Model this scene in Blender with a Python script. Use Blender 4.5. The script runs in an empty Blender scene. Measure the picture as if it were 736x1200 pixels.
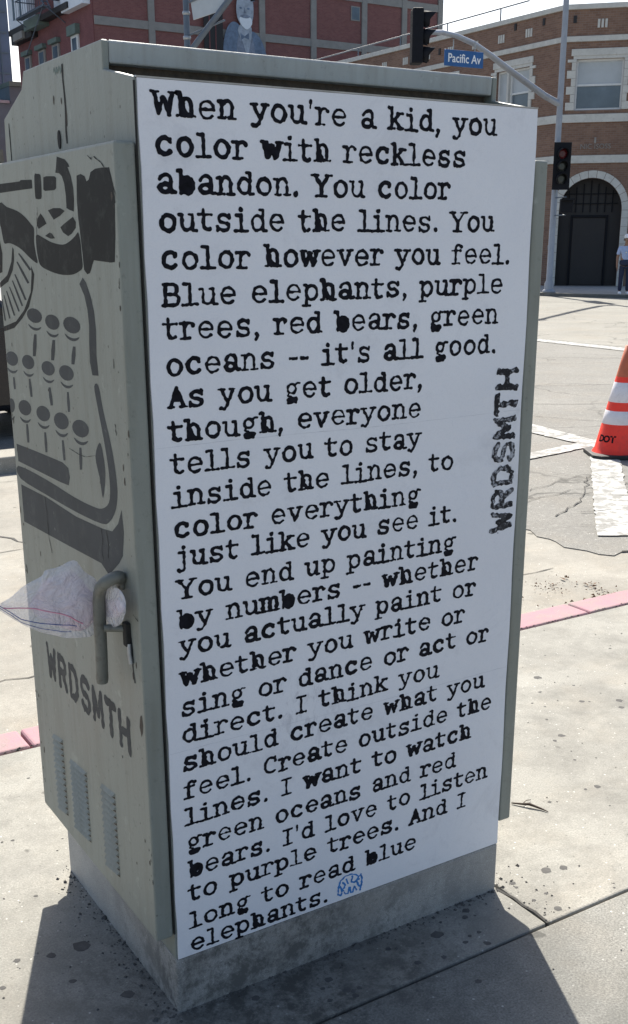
import bpy, bmesh, math, random
import numpy as np
from mathutils import Vector, Matrix
random.seed(7); rng = np.random.default_rng(7)
S = bpy.context.scene
COL = S.collection

# ------------------------------------------------------------------ camera
cd = bpy.data.cameras.new('camera'); cam = bpy.data.objects.new('camera', cd); COL.objects.link(cam)
cd.sensor_fit = 'VERTICAL'; cd.sensor_height = 24.0; cd.sensor_width = 24.0
cd.lens = 24.0*1279.13/1200.0
cd.shift_y = 93.86/1200.0; cd.shift_x = 1.44/1200.0
cd.clip_start = .05; cd.clip_end = 3000
RT = Vector((0.848245, -0.529597, -0.00268)); UP = Vector((0.163367, 0.256842, 0.952546)); FW = Vector((0.503777, 0.80843, -0.304384))
cam.matrix_world = Matrix(((RT.x, UP.x, -FW.x, -.8027), (RT.y, UP.y, -FW.y, -1.8444), (RT.z, UP.z, -FW.z, 1.6), (0, 0, 0, 1)))
S.camera = cam
S.render.resolution_x = 628; S.render.resolution_y = 1024

# ------------------------------------------------------------------ sky and sun
SUN_EL = math.radians(45); SD = Vector((.42, .907, 0)).normalized()
SUN_DIR = Vector((SD.x*math.cos(SUN_EL), SD.y*math.cos(SUN_EL), math.sin(SUN_EL)))
w = bpy.data.worlds.new('World'); S.world = w; w.use_nodes = True
wn = w.node_tree; bg = wn.nodes['Background']
sk = wn.nodes.new('ShaderNodeTexSky'); sk.sky_type = 'NISHITA'; sk.sun_disc = False
sk.sun_elevation = SUN_EL; sk.sun_rotation = math.atan2(SD.x, SD.y)
sk.air_density = 1.0; sk.dust_density = 2.5; sk.ozone_density = 1.0; sk.altitude = 30
wn.links.new(sk.outputs[0], bg.inputs[0]); bg.inputs[1].default_value = .078
ld = bpy.data.lights.new('sun', 'SUN'); ld.energy = 4.2; ld.angle = math.radians(.53); ld.color = (1, .95, .86)
sun = bpy.data.objects.new('sun', ld); COL.objects.link(sun)
sun.rotation_euler = (-SUN_DIR).to_track_quat('-Z', 'Y').to_euler()
S.view_settings.view_transform = 'Standard'; S.view_settings.look = 'None'
S.view_settings.exposure = 1.26; S.view_settings.gamma = 1.0

# ------------------------------------------------------------------ materials
def nodes(name):
    m = bpy.data.materials.new(name); m.use_nodes = True
    nt = m.node_tree; return m, nt, nt.nodes['Principled BSDF']
def N(nt, t, **k):
    n = nt.nodes.new(t)
    for a, b in k.items():
        if a.startswith('i_'):
            n.inputs[a[2:].replace('_', ' ')].default_value = b
        else: setattr(n, a, b)
    return n
def coord(nt): return N(nt, 'ShaderNodeTexCoord').outputs['Object']
def noise(nt, v, scale, detail=4, rough=.55, dist=0.0, stretch=None):
    if stretch:
        mp = N(nt, 'ShaderNodeMapping'); mp.inputs['Scale'].default_value = stretch; nt.links.new(v, mp.inputs[0]); v = mp.outputs[0]
    n = N(nt, 'ShaderNodeTexNoise'); n.inputs['Scale'].default_value = scale; n.inputs['Detail'].default_value = detail
    n.inputs['Roughness'].default_value = rough; n.inputs['Distortion'].default_value = dist
    nt.links.new(v, n.inputs['Vector']); return n.outputs['Fac']
def ramp(nt, f, a, b, lo=0.0, hi=1.0):
    r = N(nt, 'ShaderNodeMapRange'); r.clamp = True
    r.inputs[1].default_value = a; r.inputs[2].default_value = b; r.inputs[3].default_value = lo; r.inputs[4].default_value = hi
    nt.links.new(f, r.inputs[0]); return r.outputs[0]
def mix(nt, f, a, b, mode='MIX'):
    m = N(nt, 'ShaderNodeMix'); m.data_type = 'RGBA'; m.blend_type = mode
    for s, v in ((0, f), (6, a), (7, b)):
        if isinstance(v, (int, float)): m.inputs[s].default_value = v
        elif isinstance(v, tuple): m.inputs[s].default_value = (*v, 1) if len(v) == 3 else v
        else: nt.links.new(v, m.inputs[s])
    return m.outputs[2]
def math_(nt, op, a, b=0.0):
    m = N(nt, 'ShaderNodeMath'); m.operation = op
    for s, v in ((0, a), (1, b)):
        if isinstance(v, (int, float)): m.inputs[s].default_value = v
        else: nt.links.new(v, m.inputs[s])
    return m.outputs[0]
def bump(nt, bs, h, strength, dist=.01):
    b = N(nt, 'ShaderNodeBump'); b.inputs['Strength'].default_value = strength; b.inputs['Distance'].default_value = dist
    nt.links.new(h, b.inputs['Height']); nt.links.new(b.outputs[0], bs.inputs['Normal'])
def pm(name, col, rough=.7, var=.15, scale=6, bstr=.15, bscale=80, metal=0.0, dirt=None, dirt_amt=0.0, spec=.5, stretch=None, bdist=.004):
    m, nt, bs = nodes(name); v = coord(nt)
    lo = tuple(c*(1-var) for c in col); hi = tuple(min(1, c*(1+var)) for c in col)
    n1 = noise(nt, v, scale, 6, .6, 0, stretch)
    c = mix(nt, ramp(nt, n1, .3, .7), lo, hi)
    if dirt: c = mix(nt, ramp(nt, noise(nt, v, scale*2.7, 8, .7, .4, stretch), .52, .72, 0, dirt_amt), c, dirt)
    nt.links.new(c, bs.inputs['Base Color'])
    nt.links.new(ramp(nt, n1, .2, .8, max(0, rough-.1), min(1, rough+.1)), bs.inputs['Roughness'])
    bs.inputs['Metallic'].default_value = metal; bs.inputs['Specular IOR Level'].default_value = spec
    if bstr: bump(nt, bs, noise(nt, v, bscale, 3), bstr, bdist)
    return m

def concrete_mat(name, col, speck=.5, stain_and_shade=.0, scale=1.0, worn=None, sx=None, crack=False, grain=0, spots=.75, tint=(1.12, .97, .80)):
    """worn = paint colour worn off the concrete"""
    m, nt, bs = nodes(name); v = coord(nt)
    big = noise(nt, v, 1.3*scale, 6, .6, .3); mid = noise(nt, v, 9*scale, 8, .7, .2)
    c = mix(nt, ramp(nt, big, .3, .7), tuple(x*.80 for x in col), tuple(min(1, x*1.12) for x in col))
    c = mix(nt, ramp(nt, noise(nt, v, 30*scale, 6, .7, .5), .5, .68, 0, .35), c, tuple(x*.66 for x in col))
    c = mix(nt, ramp(nt, noise(nt, v, 2.9*scale, 5, .6), .5, .75, 0, .35), c, tuple(x*y for x, y in zip(col, tint)))
    c = mix(nt, ramp(nt, mid, .35, .7, 0, .35), c, tuple(x*.72 for x in col))
    fine = noise(nt, v, 190*scale, 4, .75)
    c = mix(nt, ramp(nt, fine, .42, .66, 0, speck), c, tuple(x*.5 for x in col))
    c = mix(nt, ramp(nt, fine, .45, .3, 0, speck*.6), c, tuple(min(1, x*1.3) for x in col))
    vo = N(nt, 'ShaderNodeTexVoronoi'); vo.inputs['Scale'].default_value = 95*scale; nt.links.new(v, vo.inputs['Vector'])
    sep = N(nt, 'ShaderNodeSeparateColor'); nt.links.new(vo.outputs['Color'], sep.inputs[0])
    pick = ramp(nt, sep.outputs[0], .90, .97); dot = ramp(nt, vo.outputs['Distance'], .30, .18)
    c = mix(nt, math_(nt, 'MULTIPLY', math_(nt, 'MULTIPLY', pick, dot), .6), c, tuple(x*.35 for x in col))
    pick2 = ramp(nt, sep.outputs[1], .95, .99); c = mix(nt, math_(nt, 'MULTIPLY', math_(nt, 'MULTIPLY', pick2, dot), .7), c, (.8, .79, .74))
    if worn:
        c = mix(nt, ramp(nt, math_(nt, 'ADD', math_(nt, 'MULTIPLY', mid, .6), math_(nt, 'MULTIPLY', fine, .4)), .62, .44, .12, .92), c, worn)
    if spots:
        vs = N(nt, 'ShaderNodeTexVoronoi'); vs.inputs['Scale'].default_value = 6.5*scale; vs.inputs['Randomness'].default_value = 1
        wv = N(nt, 'ShaderNodeVectorMath'); wv.operation = 'ADD'; nn = N(nt, 'ShaderNodeTexNoise'); nn.inputs['Scale'].default_value = 22*scale
        nt.links.new(v, nn.inputs['Vector']); sc = N(nt, 'ShaderNodeVectorMath'); sc.operation = 'SCALE'; sc.inputs['Scale'].default_value = .045/scale
        nt.links.new(nn.outputs['Color'], sc.inputs[0]); nt.links.new(v, wv.inputs[0]); nt.links.new(sc.outputs[0], wv.inputs[1]); nt.links.new(wv.outputs[0], vs.inputs['Vector'])
        s2 = N(nt, 'ShaderNodeSeparateColor'); nt.links.new(vs.outputs['Color'], s2.inputs[0])
        rad = ramp(nt, s2.outputs[1], 0, 1, .05, .17)
        d = math_(nt, 'SUBTRACT', rad, vs.outputs['Distance'])
        f = math_(nt, 'MULTIPLY', ramp(nt, d, -.01, .03), ramp(nt, s2.outputs[0], .62, .70, 0, spots))
        c = mix(nt, f, c, tuple(x*.28 for x in col))
    if stain_and_shade:
        # grime blotches over the whole surface, fixed in place
        st = noise(nt, v, 3.4, 8, .75, .15); c = mix(nt, ramp(nt, st, .44, .66, 0, stain_and_shade), c, tuple(x*.33 for x in col))
        # patch before the cabinet: blotchy grime plus painted darkening that deepens its shadow
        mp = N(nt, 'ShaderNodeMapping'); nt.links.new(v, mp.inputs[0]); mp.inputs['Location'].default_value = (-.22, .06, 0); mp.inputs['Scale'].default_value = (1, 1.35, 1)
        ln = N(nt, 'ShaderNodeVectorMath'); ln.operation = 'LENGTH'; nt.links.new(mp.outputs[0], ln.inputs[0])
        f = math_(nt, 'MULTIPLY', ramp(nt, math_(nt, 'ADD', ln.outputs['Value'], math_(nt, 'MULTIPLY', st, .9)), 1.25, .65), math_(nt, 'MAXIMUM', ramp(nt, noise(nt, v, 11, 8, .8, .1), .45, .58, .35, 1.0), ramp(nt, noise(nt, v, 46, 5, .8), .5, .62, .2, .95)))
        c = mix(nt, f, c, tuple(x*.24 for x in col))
    if grain:
        g1 = noise(nt, v, 62, 3, .8); g2 = noise(nt, v, 24, 3, .8)
        c = mix(nt, ramp(nt, g1, .48, .68, 0, grain*.6), c, tuple(x*.42 for x in col)); c = mix(nt, ramp(nt, g2, .45, .30, 0, grain*.5), c, tuple(min(1, x*1.5) for x in col))
    if crack:
        vc = N(nt, 'ShaderNodeTexVoronoi'); vc.feature = 'DISTANCE_TO_EDGE'; vc.inputs['Scale'].default_value = .42
        wv = N(nt, 'ShaderNodeVectorMath'); wv.operation = 'ADD'; nn = N(nt, 'ShaderNodeTexNoise'); nn.inputs['Scale'].default_value = 1.5; nn.inputs['Detail'].default_value = 8
        nt.links.new(v, nn.inputs['Vector']); sc = N(nt, 'ShaderNodeVectorMath'); sc.operation = 'SCALE'; sc.inputs['Scale'].default_value = .9
        nt.links.new(nn.outputs['Color'], sc.inputs[0]); nt.links.new(v, wv.inputs[0]); nt.links.new(sc.outputs[0], wv.inputs[1]); nt.links.new(wv.outputs[0], vc.inputs['Vector'])
        f = math_(nt, 'MULTIPLY', ramp(nt, vc.outputs['Distance'], .010, .002, 0, .75), ramp(nt, noise(nt, v, .8), .42, .55))
        c = mix(nt, f, c, tuple(x*.3 for x in col))
    nt.links.new(c, bs.inputs['Base Color']); bs.inputs['Roughness'].default_value = .93; bs.inputs['Specular IOR Level'].default_value = .25
    bump(nt, bs, math_(nt, 'ADD', fine, math_(nt, 'MULTIPLY', mid, 2.0)), .45, .0035/scale)
    return m

def brick_mat(name, c1, c2, mortar, stained=.3, size=(.21, .075)):
    m, nt, bs = nodes(name); v = coord(nt)
    sp = N(nt, 'ShaderNodeSeparateXYZ'); nt.links.new(v, sp.inputs[0]); cb = N(nt, 'ShaderNodeCombineXYZ')
    nt.links.new(math_(nt, 'ADD', sp.outputs[0], sp.outputs[1]), cb.inputs[0]); nt.links.new(sp.outputs[2], cb.inputs[1])
    b = N(nt, 'ShaderNodeTexBrick'); b.inputs['Scale'].default_value = 1; b.inputs['Brick Width'].default_value = size[0]; b.inputs['Row Height'].default_value = size[1]
    b.inputs['Mortar Size'].default_value = .006; b.inputs['Color1'].default_value = (*c1, 1); b.inputs['Color2'].default_value = (*c2, 1); b.inputs['Mortar'].default_value = (*mortar, 1)
    b.inputs['Bias'].default_value = -.1
    nt.links.new(cb.outputs[0], b.inputs['Vector'])
    c = mix(nt, ramp(nt, noise(nt, v, .55, 6, .65), .35, .7, 0, stained), b.outputs['Color'], tuple(x*.45 for x in c1))
    c = mix(nt, ramp(nt, noise(nt, v, 2.5, 6, .7), .45, .75, 0, stained*.7), c, tuple(min(1, x*1.5) for x in c2))
    nt.links.new(c, bs.inputs['Base Color']); bs.inputs['Roughness'].default_value = .9
    bump(nt, bs, b.outputs['Fac'], -.5, .01)
    return m

def paint_on(name, col, under, wear=.5, scale=60, rough=.6):
    m, nt, bs = nodes(name); v = coord(nt)
    n = noise(nt, v, scale, 6, .7); n2 = noise(nt, v, 9, 5, .6)
    c = mix(nt, ramp(nt, n2, .3, .7, 0, .35), col, tuple(min(1, x*1.7+.01) for x in col)); c = mix(nt, ramp(nt, noise(nt, v, 24, 6, .7), .52, .74, 0, .16), c, under)
    f = ramp(nt, math_(nt, 'ADD', math_(nt, 'MULTIPLY', n, .65), math_(nt, 'MULTIPLY', n2, .35)), .66-wear*.2, .74-wear*.2, 0, .85)
    c = mix(nt, f, c, under)
    nt.links.new(c, bs.inputs['Base Color']); bs.inputs['Roughness'].default_value = rough; bs.inputs['Specular IOR Level'].default_value = .18
    return m

CAB = (.232, .245, .215)
M = {}
def cab_mat(name, col):
    m, nt, bs = nodes(name); v = coord(nt)
    a = noise(nt, v, 2.2, 6, .6, .3); st = noise(nt, v, 6, 7, .65, .2, (5, 5, .55))
    c = mix(nt, ramp(nt, a, .3, .7), tuple(x*.88 for x in col), tuple(x*1.12 for x in col))
    c = mix(nt, ramp(nt, st, .46, .72, 0, .55), c, tuple(x*y for x, y in zip(col, (.72, .68, .62))))
    c = mix(nt, ramp(nt, noise(nt, v, 45, 8, .75), .57, .70, 0, .6), c, tuple(x*.5 for x in col))
    c = mix(nt, ramp(nt, noise(nt, v, 17, 8, .7), .60, .68, 0, .5), c, tuple(min(1, x*1.45) for x in col))
    vs = N(nt, 'ShaderNodeTexVoronoi'); vs.inputs['Scale'].default_value = 26; nt.links.new(v, vs.inputs['Vector'])
    s2 = N(nt, 'ShaderNodeSeparateColor'); nt.links.new(vs.outputs['Color'], s2.inputs[0])
    f = math_(nt, 'MULTIPLY', ramp(nt, vs.outputs['Distance'], .09, .05), ramp(nt, s2.outputs[0], .9, .94, 0, .8))
    c = mix(nt, f, c, (.05, .045, .035))
    nt.links.new(c, bs.inputs['Base Color']); nt.links.new(ramp(nt, a, .2, .8, .42, .62), bs.inputs['Roughness'])
    bump(nt, bs, math_(nt, 'ADD', noise(nt, v, 140, 3), math_(nt, 'MULTIPLY', noise(nt, v, 5, 3), 3)), .18, .003)
    return m
M['cab'] = cab_mat('cabinet_paint', CAB)
M['cabroof'] = cab_mat('cabinet_roof_paint', (.35, .37, .36))
M['seam'] = pm('paper_seam', (.55, .55, .58), .7, .2, 40, 0)
M['handle'] = pm('worn_steel_paint', (.16, .16, .135), .5, .25, 14, .25, 120, dirt=(.06, .045, .035), dirt_amt=.6)
M['dark'] = pm('dark_grime_and_gaps', (.018, .017, .015), .85, .4, 30)
M['steel'] = pm('bare_steel', (.34, .35, .36), .38, .25, 25, metal=.7)
M['ink'] = pm('poster_ink', (.010, .010, .014), .85, .6, 60, 0, spec=.12)
M['ink2'] = paint_on('stencil_ink', (.014, .014, .018), (.45, .46, .5), .8, 95)
def stencil(k):
    g = 0.009+.080*k
    return paint_on('stencil_paint_%d' % int(k*100), (g*.93, g*1.0, g*1.06), CAB, .05+.35*k, 75, .65)
M['blue_ink'] = pm('blue_marker', (.03, .19, .50), .5, .3, 80, 0)
def paper():
    m, nt, bs = nodes('poster_paper'); v = coord(nt)
    c = mix(nt, ramp(nt, noise(nt, v, 1.8, 5), .3, .7), (.72, .72, .755), (.80, .80, .825))
    c = mix(nt, ramp(nt, noise(nt, v, 320, 3, .8), .5, .7, 0, .18), c, (.5, .52, .58))
    c = mix(nt, ramp(nt, noise(nt, v, 5, 9, .75, .6), .55, .74, 0, .5), c, (.5, .5, .53))
    c = mix(nt, ramp(nt, noise(nt, v, 26, 8, .8, .3, (2.2, 1, .8)), .64, .72, 0, .35), c, (.36, .35, .38))
    # one rubbed ink smear a third of the way up
    mp = N(nt, 'ShaderNodeMapping'); nt.links.new(v, mp.inputs[0]); mp.inputs['Location'].default_value = (-.33, 0, -.64); 
    ln = N(nt, 'ShaderNodeVectorMath'); ln.operation = 'LENGTH'; nt.links.new(mp.outputs[0], ln.inputs[0])
    f = math_(nt, 'MULTIPLY', ramp(nt, ln.outputs['Value'], .13, .03), ramp(nt, noise(nt, v, 30, 8, .75, .5, (1.6, 1, .8)), .5, .62, 0, .38))
    c = mix(nt, f, c, (.27, .25, .29))
    nt.links.new(c, bs.inputs['Base Color']); bs.inputs['Roughness'].default_value = .62; bs.inputs['Specular IOR Level'].default_value = .35
    wr = N(nt, 'ShaderNodeTexNoise'); wr.noise_type = 'RIDGED_MULTIFRACTAL'; wr.inputs['Scale'].default_value = 2.6; wr.inputs['Detail'].default_value = 3; wr.inputs['Distortion'].default_value = .8; nt.links.new(v, wr.inputs['Vector'])
    bump(nt, bs, math_(nt, 'ADD', math_(nt, 'MULTIPLY', wr.outputs['Fac'], .35), math_(nt, 'ADD', noise(nt, v, 4, 5, .5, .5, (1, 1, .5)), math_(nt, 'MULTIPLY', noise(nt, v, 60, 4), .10))), .8, .012)
    return m
M['paper'] = paper()
M['base'] = concrete_mat('base_concrete', (.52, .505, .475), .9, .4, 2.2, spots=.95)
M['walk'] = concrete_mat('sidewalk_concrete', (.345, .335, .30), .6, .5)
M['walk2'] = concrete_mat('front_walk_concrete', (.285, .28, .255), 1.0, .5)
M['walkdirty'] = concrete_mat('grimy_walk_concrete', (.25, .235, .215), .8, .75)
M['curb'] = concrete_mat('faded_red_curb', (.33, .30, .27), .4, .05, worn=(.40, .215, .25), spots=0)
M['gutter'] = concrete_mat('gutter_concrete', (.335, .318, .278), .5, .3)
M['asphalt'] = concrete_mat('old_asphalt', (.25, .243, .222), .9, 0, .7, crack=True, spots=.2, grain=.8)
M['pad'] = concrete_mat('far_road_concrete', (.28, .27, .24), .5, 0, .4, crack=True, grain=.3, spots=0)
M['roadwhite'] = paint_on('worn_road_paint', (.40, .40, .385), (.20, .195, .18), 1.0, 11, .9)
M['farwalk'] = concrete_mat('far_walk', (.34, .34, .33), .4, 0, .3, spots=0)
M['brick'] = brick_mat('brown_brick', (.18, .10, .07), (.25, .15, .105), (.23, .19, .16))
M['brick2'] = brick_mat('red_brick_infill', (.195, .075, .070), (.24, .10, .088), (.22, .13, .12), .25)
M['brick3'] = brick_mat('maroon_painted_brick', (.185, .07, .07), (.215, .085, .083), (.14, .055, .055), .3)
M['stone'] = pm('pale_stone', (.55, .54, .50), .85, .1, 3, .2, 30, dirt=(.3, .29, .26), dirt_amt=.5)
M['greycon'] = pm('grey_concrete_frame', (.27, .255, .235), .9, .12, 2, .2, 20, dirt=(.18, .17, .16), dirt_amt=.5)
M['whitewood'] = pm('white_window_paint', (.66, .67, .66), .55, .08, 5, .05)
M['glass'] = pm('window_glass', (.10, .13, .16), .12, .3, 1.2, 0)
M['blind'] = pm('pale_window_blind', (.42, .45, .47), .35, .1, 1.5, .05, 20)
M['darkdoor'] = pm('dark_door', (.016, .014, .015), .6, .3, 3, .1, 20)
M['pole'] = pm('galvanised_pole', (.30, .32, .36), .5, .12, 3, .05, 40, metal=.35)
M['pole2'] = pm('blue_grey_pole', (.09, .115, .15), .5, .2, 3, .05, 40)
M['black'] = pm('signal_black', (.008, .009, .013), .7, .3, 8, .03, spec=.2)
M['blue'] = pm('street_sign_blue', (.010, .085, .27), .35, .15, 4, 0)
M['signwhite'] = pm('sign_white', (.75, .78, .82), .4, .05, 4, 0)
M['gum'] = pm('old_gum', (.075, .072, .068), .9, .3, 40, .1)
M['chips_and_shade'] = pm('chipped_paint_and_shade', (.07, .055, .042), .85, .4, 80, .1)
M['red_lens'] = pm('dim_red_lens', (.10, .010, .014), .25, .2, 20, 0)
M['dark_lens'] = pm('unlit_lens', (.03, .035, .035), .15, .2, 20, 0)
M['cone'] = pm('orange_cone_plastic', (.92, .040, .015), .4, .10, 9, .08, 60, dirt=(.45, .04, .02), dirt_amt=.4)
M['conetop'] = pm('faded_cone_plastic', (.50, .13, .06), .6, .15, 12, .08, 60)
M['collar'] = pm('reflective_collar', (.74, .71, .74), .4, .06, 14, .08, 200, dirt=(.5, .45, .45), dirt_amt=.5)
M['rubber'] = pm('black_rubber', (.018, .018, .018), .7, .3, 20, .1)
M['carpaint'] = pm('black_car_paint', (.008, .009, .012), .22, .2, 3, 0)
M['carglass'] = pm('car_glass', (.02, .025, .03), .06, .2, 3, 0)
M['skin'] = pm('skin', (.25, .14, .09), .55, .1, 20, 0)
M['shirt'] = pm('pale_blue_shirt', (.34, .42, .62), .85, .12, 20, .2, 60)
M['navy'] = pm('navy_trousers', (.02, .025, .06), .85, .2, 20, .2, 60)
M['white'] = pm('white_cloth', (.72, .73, .75), .7, .06, 20, .1, 60)
M['bluegrey'] = pm('blue_curtain_wall', (.10, .145, .21), .35, .2, .3, 0)
M['slate'] = pm('slate_wall', (.10, .14, .17), .7, .2, .5, .1, 8)
M['green'] = pm('dull_green_trim', (.12, .16, .14), .7, .2, 2, .05)
M['suit'] = pm('mural_blue_grey', (.14, .19, .27), .7, .3, 3.5, .05, 10)
M['suit2'] = pm('mural_waistcoat', (.20, .23, .29), .7, .35, 4, .05, 10)
M['face'] = pm('mural_pale_blue', (.36, .40, .46), .7, .25, 4, .05, 10)
M['leaf'] = pm('dry_leaf', (.13, .065, .03), .9, .4, 60, .2)
M['twig'] = pm('dark_twig', (.05, .035, .025), .9, .4, 60, .2)
def film(name, col, alpha, rough=.22, tint2=None):
    m, nt, bs = nodes(name); v = coord(nt)
    n = noise(nt, v, 26, 6, .65, .6)
    c = mix(nt, ramp(nt, n, .3, .7), col, tint2 or col)
    nt.links.new(c, bs.inputs['Base Color']); bs.inputs['Roughness'].default_value = rough; bs.inputs['Specular IOR Level'].default_value = .9
    nt.links.new(ramp(nt, n, .3, .75, alpha*.75, min(1, alpha*1.35)), bs.inputs['Alpha'])
    bump(nt, bs, noise(nt, v, 20, 4, .55, 2.2), .9, .02)
    return m
M['film'] = film('clear_bag_film', (.88, .90, .97), .40, .07, (.96, .92, .96))
M['wad'] = film('pinkish_wad', (.95, .70, .78), .60, .6, (.95, .88, .93))
M['ziplock'] = pm('blue_zip', (.06, .10, .30), .5, .1, 30, 0)
M['zipred'] = pm('red_zip', (.70, .28, .38), .5, .1, 30, 0)

# ------------------------------------------------------------------ mesh helpers
class MB:
    def __init__(s): s.v = []; s.f = []; s.smooth = set()
    def add(s, vs, fs, sm=False):
        o = len(s.v); s.v += [tuple(v) for v in vs]
        for f in fs:
            if sm: s.smooth.add(len(s.f))
            s.f.append(tuple(i+o for i in f))
        return s
    def box(s, x0, x1, y0, y1, z0, z1):
        return s.add([(x0, y0, z0), (x1, y0, z0), (x1, y1, z0), (x0, y1, z0), (x0, y0, z1), (x1, y0, z1), (x1, y1, z1), (x0, y1, z1)],
                     [(0, 3, 2, 1), (4, 5, 6, 7), (0, 1, 5, 4), (1, 2, 6, 5), (2, 3, 7, 6), (3, 0, 4, 7)])
    def prism(s, pts, axis, a0, a1):
        """outline in the two other axes, swept along axis"""
        n = len(pts)
        def P(p, a): return {0: (a, p[0], p[1]), 1: (p[0], a, p[1]), 2: (p[0], p[1], a)}[axis]
        ar = sum(pts[i][0]*pts[(i+1) % n][1]-pts[(i+1) % n][0]*pts[i][1] for i in range(n))
        if axis == 1: ar = -ar
        if ar < 0: pts = pts[::-1]
        return s.add([P(p, a0) for p in pts]+[P(p, a1) for p in pts],
                     [tuple(range(n))[::-1], tuple(range(n, 2*n))]+[(i, (i+1) % n, n+(i+1) % n, n+i) for i in range(n)])
    def tube(s, pts, r, n=10, cap=True):
        pts = [Vector(p) for p in pts]; R = r if isinstance(r, (list, tuple)) else [r]*len(pts)
        rings = []; prev = None
        for i, p in enumerate(pts):
            t = (pts[min(i+1, len(pts)-1)]-pts[max(i-1, 0)]).normalized()
            if prev is None: a = t.orthogonal().normalized()
            else: a = (prev-t*prev.dot(t)).normalized()
            prev = a; b = t.cross(a)
            rings.append([p+(a*math.cos(2*math.pi*k/n)+b*math.sin(2*math.pi*k/n))*R[i] for k in range(n)])
        vs = [v for rg in rings for v in rg]; m = len(rings)
        s.add(vs, [(i*n+k, i*n+(k+1) % n, (i+1)*n+(k+1) % n, (i+1)*n+k) for i in range(m-1) for k in range(n)], True)
        if cap: s.add(rings[0], [tuple(range(n))[::-1]]); s.add(rings[-1], [tuple(range(n))])
        return s
    def lathe(s, prof, n=32, c=(0, 0, 0)):
        m = len(prof); vs = [(c[0]+r*math.cos(2*math.pi*k/n), c[1]+r*math.sin(2*math.pi*k/n), c[2]+z) for r, z in prof for k in range(n)]
        return s.add(vs, [(i*n+k, i*n+(k+1) % n, (i+1)*n+(k+1) % n, (i+1)*n+k) for i in range(m-1) for k in range(n)], True)
    def grid(s, P, sm=True):
        m, n = len(P), len(P[0])
        return s.add([p for r in P for p in r], [(i*n+k, i*n+k+1, (i+1)*n+k+1, (i+1)*n+k) for i in range(m-1) for k in range(n-1)], sm)
    def build(s, name, mat, parent=None, loc=(0, 0, 0), rotz=0.0, bevel=0.0, seg=2, **k):
        me = bpy.data.meshes.new(name); me.from_pydata(s.v, [], s.f)
        if s.smooth:
            me.polygons.foreach_set('use_smooth', [i in s.smooth for i in range(len(s.f))])
        me.materials.append(M[mat] if isinstance(mat, str) else mat)
        o = bpy.data.objects.new(name, me); COL.objects.link(o)
        o.location = loc; o.rotation_euler = (0, 0, rotz)
        if parent is not None: o.parent = parent
        if bevel:
            b = o.modifiers.new('bevel', 'BEVEL'); b.width = bevel; b.segments = seg; b.limit_method = 'ANGLE'; b.angle_limit = math.radians(35)
        for a, c in k.items(): o[a] = c
        return o
def thing(name, label, cat, loc=(0, 0, 0), rotz=0.0, group=None):
    o = bpy.data.objects.new(name, None); COL.objects.link(o); o.empty_display_size = .1
    o.location = loc; o.rotation_euler = (0, 0, rotz); o['label'] = label; o['category'] = cat
    if group: o['group'] = group
    return o
def box(*a): return MB().box(*a)
def smooth_closed(pts, k=3):
    out = []; n = len(pts)
    for i in range(n):
        p0, p1, p2, p3 = (np.array(pts[(i+j-1) % n]) for j in range(4))
        for t in np.arange(k)/k:
            out.append(tuple(.5*((2*p1)+(-p0+p2)*t+(2*p0-5*p1+4*p2-p3)*t*t+(-p0+3*p1-3*p2+p3)*t**3)))
    return out
def text_mesh(name, s, size, mat, parent, M4, extrude=.001, bold=0.0, align='CENTER', sx=1.0):
    cu = bpy.data.curves.new(name, 'FONT'); cu.body = s; cu.size = size; cu.extrude = extrude; cu.offset = bold; cu.align_x = align; cu.align_y = 'CENTER'; cu.resolution_u = 3
    t = bpy.data.objects.new('tmp', cu); COL.objects.link(t)
    me = bpy.data.meshes.new_from_object(t.evaluated_get(bpy.context.evaluated_depsgraph_get()))
    bpy.data.objects.remove(t); me.transform(M4 @ Matrix.Diagonal((sx, 1, 1, 1))); me.name = name
    me.materials.clear(); me.materials.append(M[mat])
    o = bpy.data.objects.new(name, me); COL.objects.link(o)
    if parent is not None: o.parent = parent
    return o

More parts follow.
